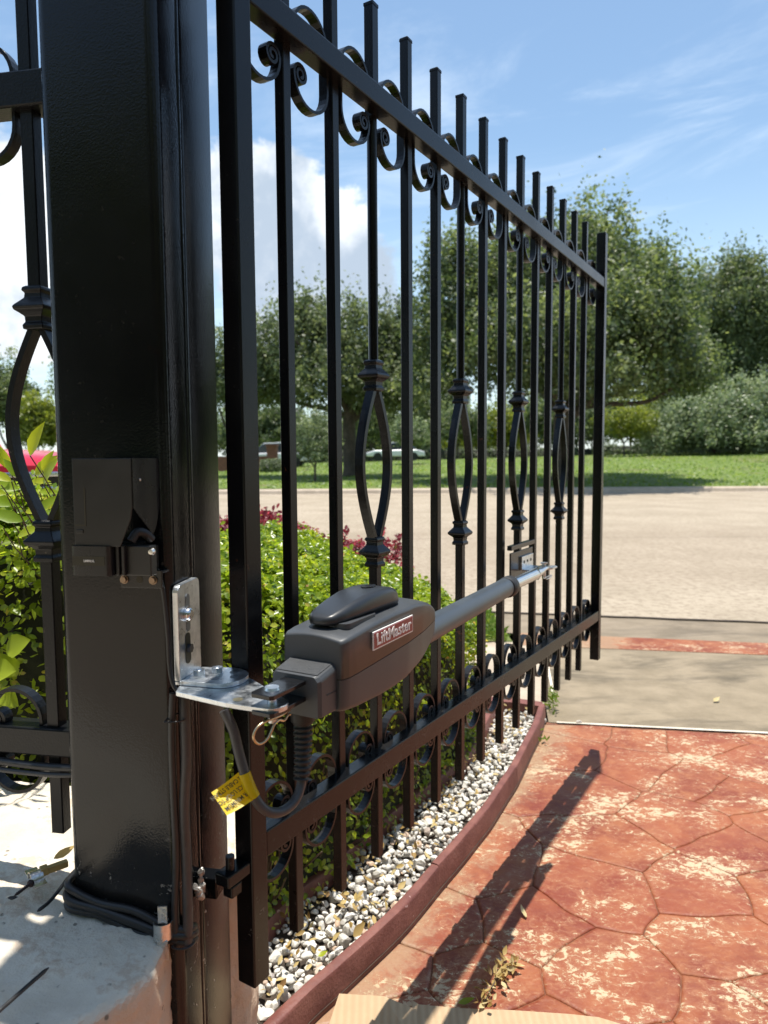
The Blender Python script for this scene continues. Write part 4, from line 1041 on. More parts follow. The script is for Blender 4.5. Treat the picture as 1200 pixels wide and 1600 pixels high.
# along the corner, from the bracket down to the base
g_ = 'cables down the post corner'
wire('power_cable', [PW3(XF + .010, .006, .775), PW3(XF + .013, .000, .74), PW3(XF + .014, -.002, .68), PW3(XF + .010, -.003, .62), PW3(XF + .0105, -.002, .54), PW3(XF + .011, -.004, .47), PW3(XF + .010, -.006, .435)], .0068, M_GCABLE, 'thicker dark cable hanging down the right side of the post', 'cable', g_)
wire('power_cable', [PW3(XF + .001, -.006, .772), PW3(XF - .001, -.009, .72), PW3(XF - .001, -.009, .64), PW3(XF + .000, -.009, .56), PW3(XF - .004, -.009, .48), PW3(XF - .002, -.010, .435)], .0048, M_CABLE, 'thinner black cable running down the front corner of the post', 'cable', g_)
wire('sensor_wire', [PW3(-.022, -.010, .932), PW3(-.016, -.007, .905), PW3(-.012, -.006, .85), PW3(-.011, -.006, .81), PW3(-.006, -.008, .785), PW3(.002, -.006, .772)], .0028, M_CABLE, 'thin black wire curving down from the sensor to the bracket', 'wire')
# coil wrapped round the foot of the post
coilg = 'cables wrapped round the post foot'
for k, (dz, off, rr, lab) in enumerate(((.021, .007, .0052, 'upper cable wrapped round the foot of the post'), (.010, .009, .0064, 'middle thick cable wrapped round the foot of the post'), (.000, .009, .0054, 'lowest cable wrapped round the foot of the post, lying on the mortar'))):
    zz_ = lambda x: .473 + dz + (x + .168) * -.21 + .004 * math.sin(x * 60 + k)
    pts = [PW3(-.150, .10, zz_(-.17) + .004), PW3(-.168 - off, .085, zz_(-.17) + .002), PW3(-.170 - off, .03, zz_(-.17)), PW3(-.168 - off * .6, .0, zz_(-.17)), PW3(-.158, -off, zz_(-.158)), PW3(-.12, -off - .002, zz_(-.12)), PW3(-.07, -off - .003, zz_(-.07)), PW3(-.03, -off - .002, zz_(-.03)), PW3(-.008, -off, zz_(-.008) - .002), PW3(XF + .012, -.004, zz_(0) - .003), PW3(XF + .012, .012, zz_(0) - .01)]
    wire('wrapped_cable', pts, rr, M_CABLE, lab, 'cable', coilg)
mb = MB(); mb.tube(smooth_path([PW3(XF + .003, -.018, .437), PW3(XF + .014, -.014, .437), PW3(XF + .018, -.004, .437), PW3(XF + .014, .004, .438), PW3(XF + .003, -.005, .44), PW3(XF - .006, -.016, .438), PW3(XF + .003, -.018, .437)], 4), .0014, 6)
solo('cable_tie', mb, M_CABLE, tuple(PW3(XF + .003, -.018, .437)), 'black cable tie round the two cables at the post foot', 'cable tie')
mb = MB(); mb.tube(smooth_path([PW3(XF - .006, -.018, .738), PW3(XF + .012, -.012, .738), PW3(XF + .017, .0, .74), PW3(XF + .012, .008, .742), PW3(XF - .003, -.003, .742), PW3(XF - .006, -.018, .738)], 4), .0012, 6)
solo('cable_tie', mb, M_CABLE, tuple(PW3(XF - .006, -.018, .738)), 'black cable tie just under the zinc bracket', 'cable tie')
# bright conduit strap at the post foot
mb = MB(); c_ = PW3(-.026, -.015, .462); ar = []
for a in np.linspace(R(200), R(380), 12): ar.append((math.cos(a), math.sin(a)))
rings = [[c_ + Vector((.0125 * ca, .0125 * sa, z)) for ca, sa in ar] + [c_ + Vector((.0113 * ca, .0113 * sa, z)) for ca, sa in ar[::-1]] for z in (-.012, .010)]
mb.loft(rings, True, True, 0, True); mb.box(tuple(c_ + Vector((-.005, -.012, -.036))), tuple(c_ + Vector((.009, -.010, -.011)))); mb.box(tuple(c_ + Vector((-.004, -.008, .011))), tuple(c_ + Vector((.008, -.006, .034))))
solo('pipe_strap', mb, M_ALU, tuple(c_), 'bright metal pipe strap holding cables at the post corner', 'strap')
# wire tied under the fence rail
wire('fence_wire', [PW3(-.40, .052, .642), PW3(-.30, .049, .636), PW3(-.24, .048, .634), PW3(-.19, .049, .635), PW3(-.170, .052, .636)], .0055, M_CABLE, 'black wire strung beneath the lower fence rail', 'wire')
wire('fence_wire', [PW3(-.40, .050, .628), PW3(-.30, .047, .6245), PW3(-.22, .046, .624), PW3(-.170, .050, .627)], .0038, M_GCABLE, 'grey wire strung lowest beneath the fence rail', 'wire')

# =================================================================== BITS ON THE LEDGE
ZS = ZL + .010
def lp(px, py, dz=0.0): q = onz(px, py, ZS + dz); return q
for pts, lab in (([(58, 1424), (80, 1406), (110, 1366)], 'longer black cable tie tail on the mortar, touching the post'), ([(-15, 1592), (30, 1552), (76, 1512)], 'black cable tie tail lying at the front of the mortar ledge')):
    mb = MB(); pp = [lp(a, b, .004) for a, b in pts]; mb.tube(smooth_path(pp, 4), [.0008] + [.0026] * (len(smooth_path(pp, 4)) - 2) + [.0008], 6); solo('cable_tie_tail', mb, M_CABLE, tuple(pp[0]), lab, 'cable tie', 'cable tie tails on the ledge')
# shiny half clamp
c_ = lp(56, 1372, .002); mb = MB(); ax = Vector((.75, .66, 0)); sx_ = Vector((-.66, .75, 0))
ar = [(math.cos(a), math.sin(a)) for a in np.linspace(R(-15), R(195), 13)]
rings = [[c_ + ax * q + sx_ * (.0105 * ca) + Vector((0, 0, .0105 * sa)) for ca, sa in ar] + [c_ + ax * q + sx_ * (.0094 * ca) + Vector((0, 0, .0094 * sa)) for ca, sa in ar[::-1]] for q in (-.008, .008)]
mb.loft(rings, True, True, 0, True)
for s in (1, -1):
    pl2 = [c_ + ax * q + sx_ * (s * d_) + Vector((0, 0, z)) for q in (-.008, .008) for d_, z in ((.0095, .0005), (.026, .0005), (.026, .0017), (.0095, .0017))]
    mb.loft([pl2[:4], pl2[4:]], True, True, 0, False)
solo('pipe_strap', mb, M_ALU, tuple(c_), 'loose silver two hole strap lying on the mortar ledge', 'strap')
c_ = lp(80, 1362, .003); mb = MB(); Mb = Matrix.Translation(c_) @ Matrix.Rotation(R(40), 4, 'Z')
mb.box((-.014, -.0045, 0), (.022, .0045, .009), 0, Mb); mb.box((-.014, -.006, 0), (-.004, .006, .011), 0, Mb)
solo('wire_connector', mb, simple('tan_plastic', (.42, .28, .10), .45), tuple(c_), 'small tan plastic connector lying beside the silver strap', 'connector', None, .001)
def dry(name, px, py, z, L, Wd, rz, lab, v=.6, m=M_DRY, tilt=.2, tw=.0):
    me = one_leaf_mesh(name, L, Wd, m, v, -.35); q = onz(px, py, z); o = link(name, me, None, tuple(q + Vector((0, 0, .004)))); o.rotation_euler = (tilt, tw, rz); tag(o, lab, 'leaf'); return o
dry('fallen_leaf', 84, 1346, ZS, .030, .017, .7, 'curled golden leaf beside the post on the mortar ledge', .45)
# screw
mb = MB(); a_ = lp(22, 1400, .003); b_ = lp(46, 1382, .005); N = 40; pts = [a_.lerp(b_, i / N) for i in range(N + 1)]
mb.tube(pts, [.0006 + .0018 * min(1, i / 8) * (1 if i % 4 < 2 else .62) for i in range(N + 1)], 8); d_ = (b_ - a_).normalized(); mb.tube([b_, b_ + d_ * .002, b_ + d_ * .005], [.0045, .0055, .0038], 10)
solo('wood_screw', mb, simple('dark_phosphate_screw', (.06, .045, .045), .45, .8), tuple(a_), 'dark wood screw lying on the mortar ledge at left', 'screw')
for px, py, lab in ((12, 1393, 'small dark lump of debris left of the screw'), ):
    mb = MB(); q = lp(px + 8, py + 10, .003); mb.add([q + Vector((v.x * .008, v.y * .005, v.z * .003)) for v in shapes[2]], IF, 0, True); solo('debris', mb, M_RUBBER, tuple(q), lab, 'debris')

# =================================================================== HEDGES
def sample_hedge(footprint, top, n, shell=.10, inner_bias=.5, size=(.016, .026)):
    xs_ = [p[0] for p in footprint]; ys_ = [p[1] for p in footprint]; pos = []; nr = []
    while len(pos) < n:
        x, y = random.uniform(min(xs_), max(xs_)), random.uniform(min(ys_), max(ys_))
        if not inside(x, y, footprint): continue
        # distance to footprint edge
        dmin = 9; bn = (0, 0)
        for i in range(len(footprint)):
            (x1, y1), (x2, y2) = footprint[i], footprint[i - 1]; ex_, ey_ = x2 - x1, y2 - y1; l2 = ex_ * ex_ + ey_ * ey_ + 1e-12
            t = max(0, min(1, ((x - x1) * ex_ + (y - y1) * ey_) / l2)); qx, qy = x1 + ex_ * t - x, y1 + ey_ * t - y; d_ = math.hypot(qx, qy)
            if d_ < dmin: dmin = d_; bn = (qx / (d_ + 1e-9), qy / (d_ + 1e-9))
        zt = top(x, y) + .035 * noise.noise(Vector((x * 9, y * 9, 0))) + .015 * noise.noise(Vector((x * 30, y * 30, 4)))
        rnd_ = max(0, 1 - dmin / .12); zt -= .10 * rnd_ ** 2
        if dmin < shell and random.random() < .80:
            z = random.uniform(.05, zt); lump = .05 * (noise.noise(Vector((x * 8, y * 8, z * 8))) + .3)
            x += bn[0] * (dmin * .35 + lump * random.uniform(.2, 1)); y += bn[1] * (dmin * .35 + lump * random.uniform(.2, 1)); nv = (bn[0] * .8, bn[1] * .8, .5)
        else:
            z = zt - abs(random.gauss(0, .035)) + (random.random() < .05) * random.uniform(0, .04); nv = (bn[0] * .2 * rnd_, bn[1] * .2 * rnd_ - .25, .9)
        pos.append((x, y, z)); nr.append((nv[0] + random.gauss(0, .55), nv[1] + random.gauss(0, .55), nv[2] + random.gauss(0, .5)))
    pos = np.array(pos); nr = np.array(nr)
    return pos, nr, rng.uniform(*size, len(pos))
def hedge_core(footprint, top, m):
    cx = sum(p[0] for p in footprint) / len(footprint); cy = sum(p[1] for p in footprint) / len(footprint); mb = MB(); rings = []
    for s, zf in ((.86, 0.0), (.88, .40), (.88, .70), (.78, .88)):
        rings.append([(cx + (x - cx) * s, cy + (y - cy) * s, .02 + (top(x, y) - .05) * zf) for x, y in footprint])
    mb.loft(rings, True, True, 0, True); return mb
M_CORE = simple('shaded_inner_twigs', (0.016, 0.018, 0.008), 1.0, 0, 0.6, 45, 0.8, 60)  # near-black solid filling: the foliage's inner shade is put into its colour
def htop(x, y):  # measured: higher at the back left, lower at the right end
    return float(np.clip(.80 - .42 * (x + .35), .50, .82))
H1 = [(-.42, 1.40), (-.26, 1.45), (-.16, 1.58), (-.03, 1.80), (.13, 2.06), (.26, 2.28), (.33, 2.46), (.34, 2.66), (.26, 2.78), (.0, 2.82), (-.5, 2.82), (-.62, 2.3), (-.6, 1.55)]
hed = empty('boxwood_hedge', (0, 2.1, .02)); tag(hed, 'clipped bright green boxwood hedge behind the gate', 'hedge')
pos, nr, sz = sample_hedge(H1, htop, 58000, size=(.011, .022))
order = np.argsort(pos[:, 1] + np.where((pos[:, 0] > -.12), 0, 5)); 
pos, nr, sz = pos[order], nr[order], sz[order]; off = np.array([0, 2.1, .02])
var = np.clip(rng.normal(.43, .2, len(pos)) + .40 * np.array([noise.noise(Vector((p[0] * 11, p[1] * 11, p[2] * 11))) for p in pos]) , 0, .97); var[rng.random(len(var)) < .012] = 1
link('foliage', leaf_mesh('foliage', pos[220:] - off, nr[220:], sz[220:], M_BOX, .62, var[220:]), hed)['kind'] = 'stuff'
lm = [one_leaf_mesh('leaf', .020, .011, M_BOX, v, .15) for v in (.25, .45, .6, .8)]
for i in range(220):
    o = link('leaf', lm[i % 4], hed, tuple(pos[i] - off)); nv = Vector(nr[i]).normalized(); o.rotation_mode = 'QUATERNION'; o.rotation_quaternion = nv.to_track_quat('Z', 'X') @ Matrix.Rotation(random.uniform(0, 6.3), 3, 'Z').to_quaternion()
cm_ = hedge_core(H1, htop, M_CORE); cm_.v = [(a, b - 2.1, c - .02) for a, b, c in cm_.v]; part('shaded_core', cm_, M_CORE, hed)
mb = MB()
for i in range(110):
    k = random.randrange(2, 6); p = Vector(H1[k]).lerp(Vector(H1[k - 1]), random.random()); b0 = Vector((p.x - .05, p.y + .05, .03)); b1 = b0 + Vector((random.uniform(-.02, .08), random.uniform(-.10, .02), random.uniform(.10, .35)))
    mb.tube([tuple(b0 - Vector(off)), tuple(b0.lerp(b1, .5) + Vector((random.uniform(-.02, .02), random.uniform(-.02, .02), 0)) - Vector(off)), tuple(b1 - Vector(off))], [.004, .003, .0015], 5)
part('stems', mb, M_TWIG, hed)
# small green sprigs at the hedge foot beside the pebbles are part of the hedge's foliage
H2 = [(-1.25, 1.36), (-.62, 1.30), (-.50, 1.40), (-.50, 1.9), (-1.25, 1.9)]
def htop2(x, y): return .98 + .03 * math.sin(x * 4)
he2 = empty('boxwood_hedge', (-1.2, 1.8, .02)); tag(he2, 'green hedge behind the iron fence left of the post', 'hedge')
pos, nr, sz = sample_hedge([(max(p[0], -1.5), p[1]) for p in H2], htop2, 30000, size=(.013, .024)); off = np.array([-1.2, 1.8, .02])
var = np.clip(rng.normal(.46, .2, len(pos)) + .35 * np.array([noise.noise(Vector((p[0] * 11, p[1] * 11, p[2] * 11))) for p in pos]), 0, .97)
link('foliage', leaf_mesh('foliage', pos - off, nr, sz, M_BOX, .62, var), he2)['kind'] = 'stuff'
cm_ = hedge_core([(max(p[0], -1.5), p[1]) for p in H2], htop2, M_CORE); cm_.v = [(a + 1.2, b - 1.8, c - .02) for a, b, c in cm_.v]; part('shaded_core', cm_, M_CORE, he2)
# broad leaved plant poking above the left hedge
bp = empty('broadleaf_shrub', (-.78, 1.33, .5)); tag(bp, 'sprigs of broad yellow green leaves poking up left of the post', 'plant')
blm = [one_leaf_mesh('leaf', .075, .030, M_BIGLEAF, v, .18) for v in (.35, .6, .8, 1.0)]
sp = [(47, 712, -70, .9, 3), (68, 757, -65, .85, 2), (30, 765, 190, .8, 1), (45, 755, 20, .6, 3), (10, 772, 175, .7, 2), (62, 768, 10, .55, 1), (22, 790, 200, .9, 0), (40, 800, -20, .8, 3), (8, 800, 170, .7, 2), (55, 742, 40, .8, 3), (18, 752, 140, .6, 3), (36, 815, 210, .8, 0), (60, 800, -40, .7, 1), (5, 825, 180, .8, 1), (28, 838, -30, .7, 2), (2, 758, 160, .8, 2), (15, 733, 110, .7, 3), (66, 735, 60, .6, 3), (34, 748, 120, .6, 0)]
stem = MB(); bo = Vector((-.78, 1.33, .5))
for px, py, ang, s, k in sp:
    y_ = random.uniform(1.22, 1.36); q = ony(px, py, y_); o = link('leaf', blm[k], bp, tuple(q - bo)); a = R(ang)
    # leaf lies roughly facing the viewer with its tip upward or sideways
    tip = Vector((math.cos(a), -.25, -math.sin(a) if py < 900 else .2)); tip.z = abs(tip.z) * .9 + random.uniform(-.15, .15); nv = Vector((random.uniform(-.3, .3), -.75, .55)); nv = (nv - tip.normalized() * nv.dot(tip.normalized())).normalized()
    t_ = tip.normalized(); s_ = nv.cross(t_); o.matrix_local = Matrix.Translation(q - bo) @ Matrix((t_, s_, nv)).transposed().to_4x4() @ Matrix.Scale(s, 4)
    st = q - bo; stem.tube([tuple(st), tuple(st + Vector((random.uniform(-.01, .01), .03, -.04))), tuple(st + Vector((random.uniform(-.02, .02), .12, -.12)))], [.0010, .0012, .0015], 5)
part('stems', stem, M_TWIG, bp)
rp = empty('round_leaf_plant', (-.78, 1.24, .6)); tag(rp, 'pale round leaves of a low plant behind the lower fence rail', 'plant'); ro = Vector((-.78, 1.24, .6))
rlm = one_leaf_mesh('leaf', .050, .047, M_BIGLEAF, .7, .1)
for px, py, a in ((-18, 1050, .1), (10, 1018, .5), (-10, 1085, -.4), (20, 1058, 2.0)):
    q = ony(px, py, 1.22 + random.uniform(0, .03)); o = link('leaf', rlm, rp, (0, 0, 0)); t_ = Vector((math.cos(a), -.1, math.sin(a))).normalized(); nv = Vector((0, -.8, .6)); nv = (nv - t_ * nv.dot(t_)).normalized(); o.matrix_local = Matrix.Translation(q - ro) @ Matrix((t_, nv.cross(t_), nv)).transposed().to_4x4()
stem = MB()
for i in range(4): stem.tube([(random.uniform(-.03, .05), .01, -.02), (0, .05, -.2), (.02, .06, -.5)], [.0014, .002, .003], 5)
part('stems', stem, M_TWIG, rp)

# red loropetalum behind the hedge
H3 = [(-1.15, 2.95), (-.6, 2.90), (-.1, 2.92), (.10, 3.0), (.14, 3.2), (-.1, 3.4), (-1.1, 3.4)]
def htop3(x, y): return .785 - .12 * max(0, x + .55) / .6 + .03 * math.sin(x * 9)
red = empty('red_shrub', (-.4, 3.1, .02)); tag(red, 'wine red leaved shrub rising behind the green hedge', 'shrub')
pos, nr, sz = sample_hedge(H3, htop3, 10000, size=(.018, .032)); off = np.array([-.4, 3.1, .02])
link('foliage', leaf_mesh('foliage', pos - off, nr, sz, M_REDLEAF, .5), red)['kind'] = 'stuff'
stem = MB(); sp_p = []; 
for i in range(60):
    x = random.uniform(-1.0, .12); y = random.uniform(2.93, 3.3); z = htop3(x, y) - .04; t = Vector((x + random.uniform(-.06, .12), y - random.uniform(0, .08), z + random.uniform(.05, .12)))
    b0 = Vector((x, y, z - .1)); stem.tube([tuple(b0 - Vector(off)), tuple(b0.lerp(t, .6) - Vector(off)), tuple(t - Vector(off))], [.003, .002, .001], 4)
    for k in range(9):
        s = random.uniform(.45, 1.02); sp_p.append(b0.lerp(t, s) + Vector((random.gauss(0, .012), random.gauss(0, .012), random.gauss(0, .008))))
part('stems', stem, M_TWIG, red)
sp_p = np.array(sp_p); link('sprig_leaves', leaf_mesh('sprig_leaves', sp_p - off, rng.normal(size=sp_p.shape) + [0, -.3, .6], rng.uniform(.02, .034, len(sp_p)), M_REDLEAF, .5), red)
cm_ = hedge_core(H3, htop3, M_CORE); cm_.v = [(a + .4, b - 3.1, c - .02) for a, b, c in cm_.v]; part('shaded_core', cm_, M_CORE, red)

# weeds at the kerb end
for i, (px, py, nb, sc, lab) in enumerate(((862, 1108, 46, .085, 'green weed tuft at the far end of the red kerb'), (846, 1158, 16, .04, 'tiny weed growing at the foot of the red kerb'))):
    q = onz(px, py, 0); pos = np.array([[random.gauss(0, .014), random.gauss(0, .03), random.uniform(.005, sc)] for _ in range(nb)])
    o = link('weed', leaf_mesh('weed', pos, rng.normal(size=(nb, 3)) + [0, -.6, .3], rng.uniform(.02, .036, nb), M_GRASS, .3), None, tuple(q)); tag(o, lab, 'weed')
for px, py, s, lab in ((848, 1126, .022, 'pale stone beside the far end of the red kerb'), (905, 1128, .014, 'white pebble on the pale joint of the driveway')):
    o = link('loose_pebble', pmeshes[3], None, tuple(onz(px, py, s * .4))); o.scale = (s, s * .8, s * .8); tag(o, lab, 'pebble')

# =================================================================== LEAVES AND CARDBOARD ON THE DRIVEWAY
dry('fallen_leaf', 822, 1436, 0.002, .034, .015, 1.9, 'single pale grey leaf lying alone on the red driveway', 1.0, M_DRY, .5)
dry('fallen_leaf', 716, 1570, 0.002, .032, .013, .1, 'small green leaf on the red driveway beside the dry twig', .3, M_BIGLEAF, .3)
dry('fallen_leaf', 552, 1466, .066, .040, .02, 1.2, 'orange brown leaf standing among the white pebbles', .35, M_DRY, .9)
dry('fallen_leaf', 497, 1497, .066, .020, .012, .4, 'bright green leaf on the white pebbles near the gate foot', .8, M_BIGLEAF, .2)
dry('fallen_leaf', 585, 1384, .066, .034, .016, 2.6, 'yellow brown leaf on the pebbles beneath the lower rail', .25, M_DRY, .3)
dry('fallen_leaf', 622, 1392, .066, .026, .014, .9, 'pale orange leaf on the pebbles near the kerb', .5, M_DRY, .4)
dry('fallen_leaf', 1115, 1097, 0.002, .040, .020, .6, 'pale tan leaf lying on the concrete apron', .9, M_DRY, .3)
dry('fallen_leaf', 672, 1105 + 240, .066, .026, .012, 2.2, 'tan leaf caught between pebbles and kerb', .8, M_DRY, .3)
tw_ = empty('dry_sprig', tuple(onz(775, 1540, .002))); tag(tw_, 'dry fallen sprig of yellowed leaves on the red driveway', 'twig'); q0 = onz(775, 1540, .002)
mid = [onz(a, b, .008) - q0 for a, b in ((800, 1502), (790, 1518), (775, 1532), (765, 1550), (752, 1577))]
mb = MB(); mb.tube(smooth_path(mid, 4), .0016, 6); part('stem', mb, M_TWIG, tw_)
dm_ = [one_leaf_mesh('leaf', .017, .009, M_DRY, v, -.45) for v in (.1, .45, .7, 1.0)]
for i in range(80):
    s = random.random(); k = min(3, int(s * 4)); p = mid[k].lerp(mid[k + 1], s * 4 - k); o = link('leaf', dm_[i % 4], tw_, (p.x + random.gauss(0, .010), p.y + random.gauss(0, .006), random.uniform(.003, .020))); o.rotation_euler = (random.uniform(-.9, .9), random.uniform(-.8, .5), random.uniform(0, 6.3)); o.scale = [random.uniform(.7, 1.15)] * 3
def card_mat():
    m, t = mat('brown_corrugated_cardboard'); p = t.pos()
    wv = t.add('ShaderNodeTexWave', wave_type='BANDS', bands_direction='X'); t.put(wv.inputs['Vector'], p); wv.inputs['Scale'].default_value = 22; wv.inputs['Distortion'].default_value = .6
    n = t.noise(p, 40, 4, .6)
    P(t, col=t.mix(t.math('MULTIPLY', wv.outputs[1], .35), t.mix(n, (.45, .31, .18), (.54, .39, .24)), (.36, .245, .14)), rough=.85, normal=t.bump(wv.outputs[1], .25, .004)); return m
M_CARD = card_mat()
cb = [onz(a, b, .006) for a, b in ((655, 1572), (720, 1578), (800, 1581), (890, 1587), (935, 1592), (975, 1604))]
poly = [(p.x, p.y) for p in cb] + [(.50, 1.05), (.05, 1.05), (.048, 1.30)]
mb = MB(); mb.prism(poly, .003, .0095); o = solo('cardboard_sheet', mb, M_CARD, tuple(cb[1]), 'flat brown corrugated cardboard sheet at the bottom of the photo', 'cardboard'); 
fl_ = [onz(a, b, .02) for a, b in ((530, 1560), (600, 1564), (650, 1574), (655, 1640), (500, 1640))]
mb = MB(); v0 = [Vector((p.x, p.y, .012 + (.018 if i < 2 else .004))) for i, p in enumerate(fl_)]; mb.add(v0 + [p - Vector((0, 0, .005)) for p in v0], [(4, 3, 2, 1, 0), (5, 6, 7, 8, 9)] + [(i, (i + 1) % 5, 5 + (i + 1) % 5, 5 + i) for i in range(5)])
solo('cardboard_flap', mb, M_CARD, tuple(v0[0]), 'smaller bent cardboard flap beside the kerb', 'cardboard')

# =================================================================== TREES
def branch_path(a, b, sag=.1, k=5):
    a, b = Vector(a), Vector(b); out = []
    for i in range(k + 1):
        t = i / k; p = a.lerp(b, t); j = (b - a).length * sag
        out.append(p + Vector((noise.noise(p * .9 + Vector((3, 0, 0))) * j, noise.noise(p * .9 + Vector((0, 7, 0))) * j, noise.noise(p * .9 + Vector((0, 0, 11))) * j * .6)) * (0 if i == 0 else 1))
    return out
def tree(name, label, base, blobs, nclump, per, leaf, m, tr=.3, limbs=6, clump_r=.45, group=None, sprig=.25, trunk_top=None, extra=(), cat='tree'):
    e = empty(name, base); tag(e, label, cat, group); bs = Vector(base)
    wts = np.array([b[3] * b[4] for b in blobs]); wts = wts / wts.sum()
    P_, N_, Vv = [], [], []
    for _ in range(nclump):
        k = rng.choice(len(blobs), p=wts); x, y, z, rx, rz = blobs[k]
        d = rng.normal(size=3); d /= np.linalg.norm(d); 
        if d[2] < -.35: d[2] *= .5
        rr = rng.uniform(.35, 1.0) ** .6; x += rng.normal() * rx * .14; y += rng.normal() * rx * .14; z += rng.normal() * rz * .14; c = np.array([x + d[0] * rx * rr, y + d[1] * rx * rr, z + d[2] * rz * rr])
        cr = clump_r * rng.uniform(.6, 1.35); st = np.array([1, 1, .75])
        if rng.random() < sprig: st = np.array([.42, .42, 1.9]); c = c + np.array([0, 0, cr * .5])
        nn_ = int(per * rng.uniform(.6, 1.4)); pp = rng.normal(size=(nn_, 3)) * cr * .55 * st + c
        P_.append(pp); N_.append(rng.normal(size=(nn_, 3)) * .8 + d * .5 + [0, 0, .5]); Vv.append(np.clip(rng.normal(.5, .17, nn_) + rng.normal(0, .26) + .18 * d[2], 0, 1))  # leaves paler toward crown tops: light from above put into the leaf tone
    P_ = np.concatenate(P_); N_ = np.concatenate(N_); Vv = np.concatenate(Vv)
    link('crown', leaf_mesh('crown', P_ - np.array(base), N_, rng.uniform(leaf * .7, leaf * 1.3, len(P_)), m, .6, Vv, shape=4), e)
    mb = MB(); zc = np.average([b[2] for b in blobs], weights=wts); tt = Vector(trunk_top) - bs if trunk_top else Vector((0, 0, (zc - base[2]) * .45))
    pth = branch_path((0, 0, -.2), tt, .05); mb.tube(pth, [tr * 1.35] + [tr * (1 - .25 * i / len(pth)) for i in range(len(pth) - 1)], 10)
    part('trunk', mb, M_BARK, e)
    for i in range(limbs):
        b = blobs[i % len(blobs)]; a_ = rng.uniform(0, 6.28); tgt = Vector((b[0] + b[3] * .65 * math.cos(a_), b[1] + b[3] * .65 * math.sin(a_), b[2] + b[4] * rng.uniform(-.3, .6))) - bs
        st_ = Vector(pth[-1]) * rng.uniform(.75, 1.0); mb = MB(); pl3 = branch_path(st_, tgt, .12, 6); mb.tube(pl3, [tr * .55 * (1 - .85 * j / 6) for j in range(7)], 7); part('limb', mb, M_BARK, e)
    for pl3, r0 in extra:
        mb = MB(); q = smooth_path([Vector(p) - bs for p in pl3], 4); mb.tube(q, [r0 * (1 - .7 * j / len(q)) for j in range(len(q))], 7); part('limb', mb, M_BARK, e)
    return e
def at(px, py, y): q = ony(px, py, y); return q
def blob(px, py, y, rpx, rpz=None):
    q = ony(px, py, y); return (q.x, q.y, q.z, rpx * y / F, (rpz or rpx) * y / F)
# big oak right of centre
yo = 25.0; bx = at(880, 720, yo).x; bz = lawn_z(bx, yo)
tree('oak_tree', 'largest spreading oak rising behind the far end of the gate', (bx, yo, bz), [blob(935, 430, yo, 92, 95), blob(880, 520, yo - 3.2, 120, 55), blob(1000, 500, yo - 3.0, 70, 60), blob(800, 470, yo + 2.5, 90, 80), blob(985, 485, yo + 2.6, 70, 85), blob(1010, 480, yo - 1.5, 68, 92), blob(830, 440, yo, 90, 90), blob(740, 480, yo + .5, 85, 95), blob(790, 545, yo - 2.0, 90, 60), blob(960, 530, yo - 2.5, 110, 70), blob(1040, 560, yo - 1, 60, 50), blob(690, 540, yo, 55, 70), blob(680, 600, yo - 1, 50, 34), blob(840, 585, yo - 2, 90, 42), blob(1035, 530, yo, 50, 60), blob(1045, 560, yo - 3, 50, 40), blob(1060, 590, yo - 1.5, 34, 26), blob(940, 590, yo - 4, 90, 34), blob(1070, 590, yo - .5, 55, 42), blob(905, 385, yo + 1, 48, 46), blob(700, 420, yo + 1, 42, 48)],
     2500, 52, .15, M_OAK, .36, 10, .48, 'oaks on the lawn', .3, at(878, 640, yo),
     [([at(880, 640, yo), at(940, 632, yo - .5), at(1010, 628, yo - 1), at(1060, 600, yo - 1.5)], .13), ([at(880, 625, yo), at(950, 618, yo + .4), at(1010, 610, yo + .8), at(1045, 585, yo + 1)], .12), ([at(880, 635, yo), at(830, 600, yo), at(760, 570, yo)], .14), ([at(880, 620, yo), at(900, 540, yo), at(930, 430, yo)], .16)])
# oak at the right edge
y2 = 52.0; b2 = at(1150, 712, y2)
tree('oak_tree', 'dark green oak at the right edge behind the larger oak', (b2.x, y2, lawn_z(b2.x, y2)), [blob(1130, 490, y2, 75, 80), blob(1190, 520, y2, 60, 80), blob(1100, 580, y2, 70, 50), blob(1120, 550, y2, 62, 60), blob(1170, 570, y2, 45, 60), blob(1160, 430, y2, 32, 38), blob(1085, 600, y2, 40, 35)], 1500, 48, .23, M_OAK2, .4, 6, .75, 'oaks on the lawn', .3)
# oak left of centre
y3 = 29.0; b3 = at(548, 722, y3)
tree('oak_tree', 'rounded oak seen through the gate left of the basket pickets', (b3.x, y3, lawn_z(b3.x, y3)), [blob(470, 550, y3, 75, 70), blob(560, 540, y3, 75, 65), blob(625, 560, y3, 55, 65), blob(510, 600, y3 - 1, 85, 50), blob(600, 610, y3 - 1, 60, 42), blob(410, 600, y3 + .5, 58, 55), blob(490, 505, y3, 45, 35)], 1300, 48, .15, M_OAK2, .30, 8, .45, 'oaks on the lawn', .3, at(545, 645, y3))
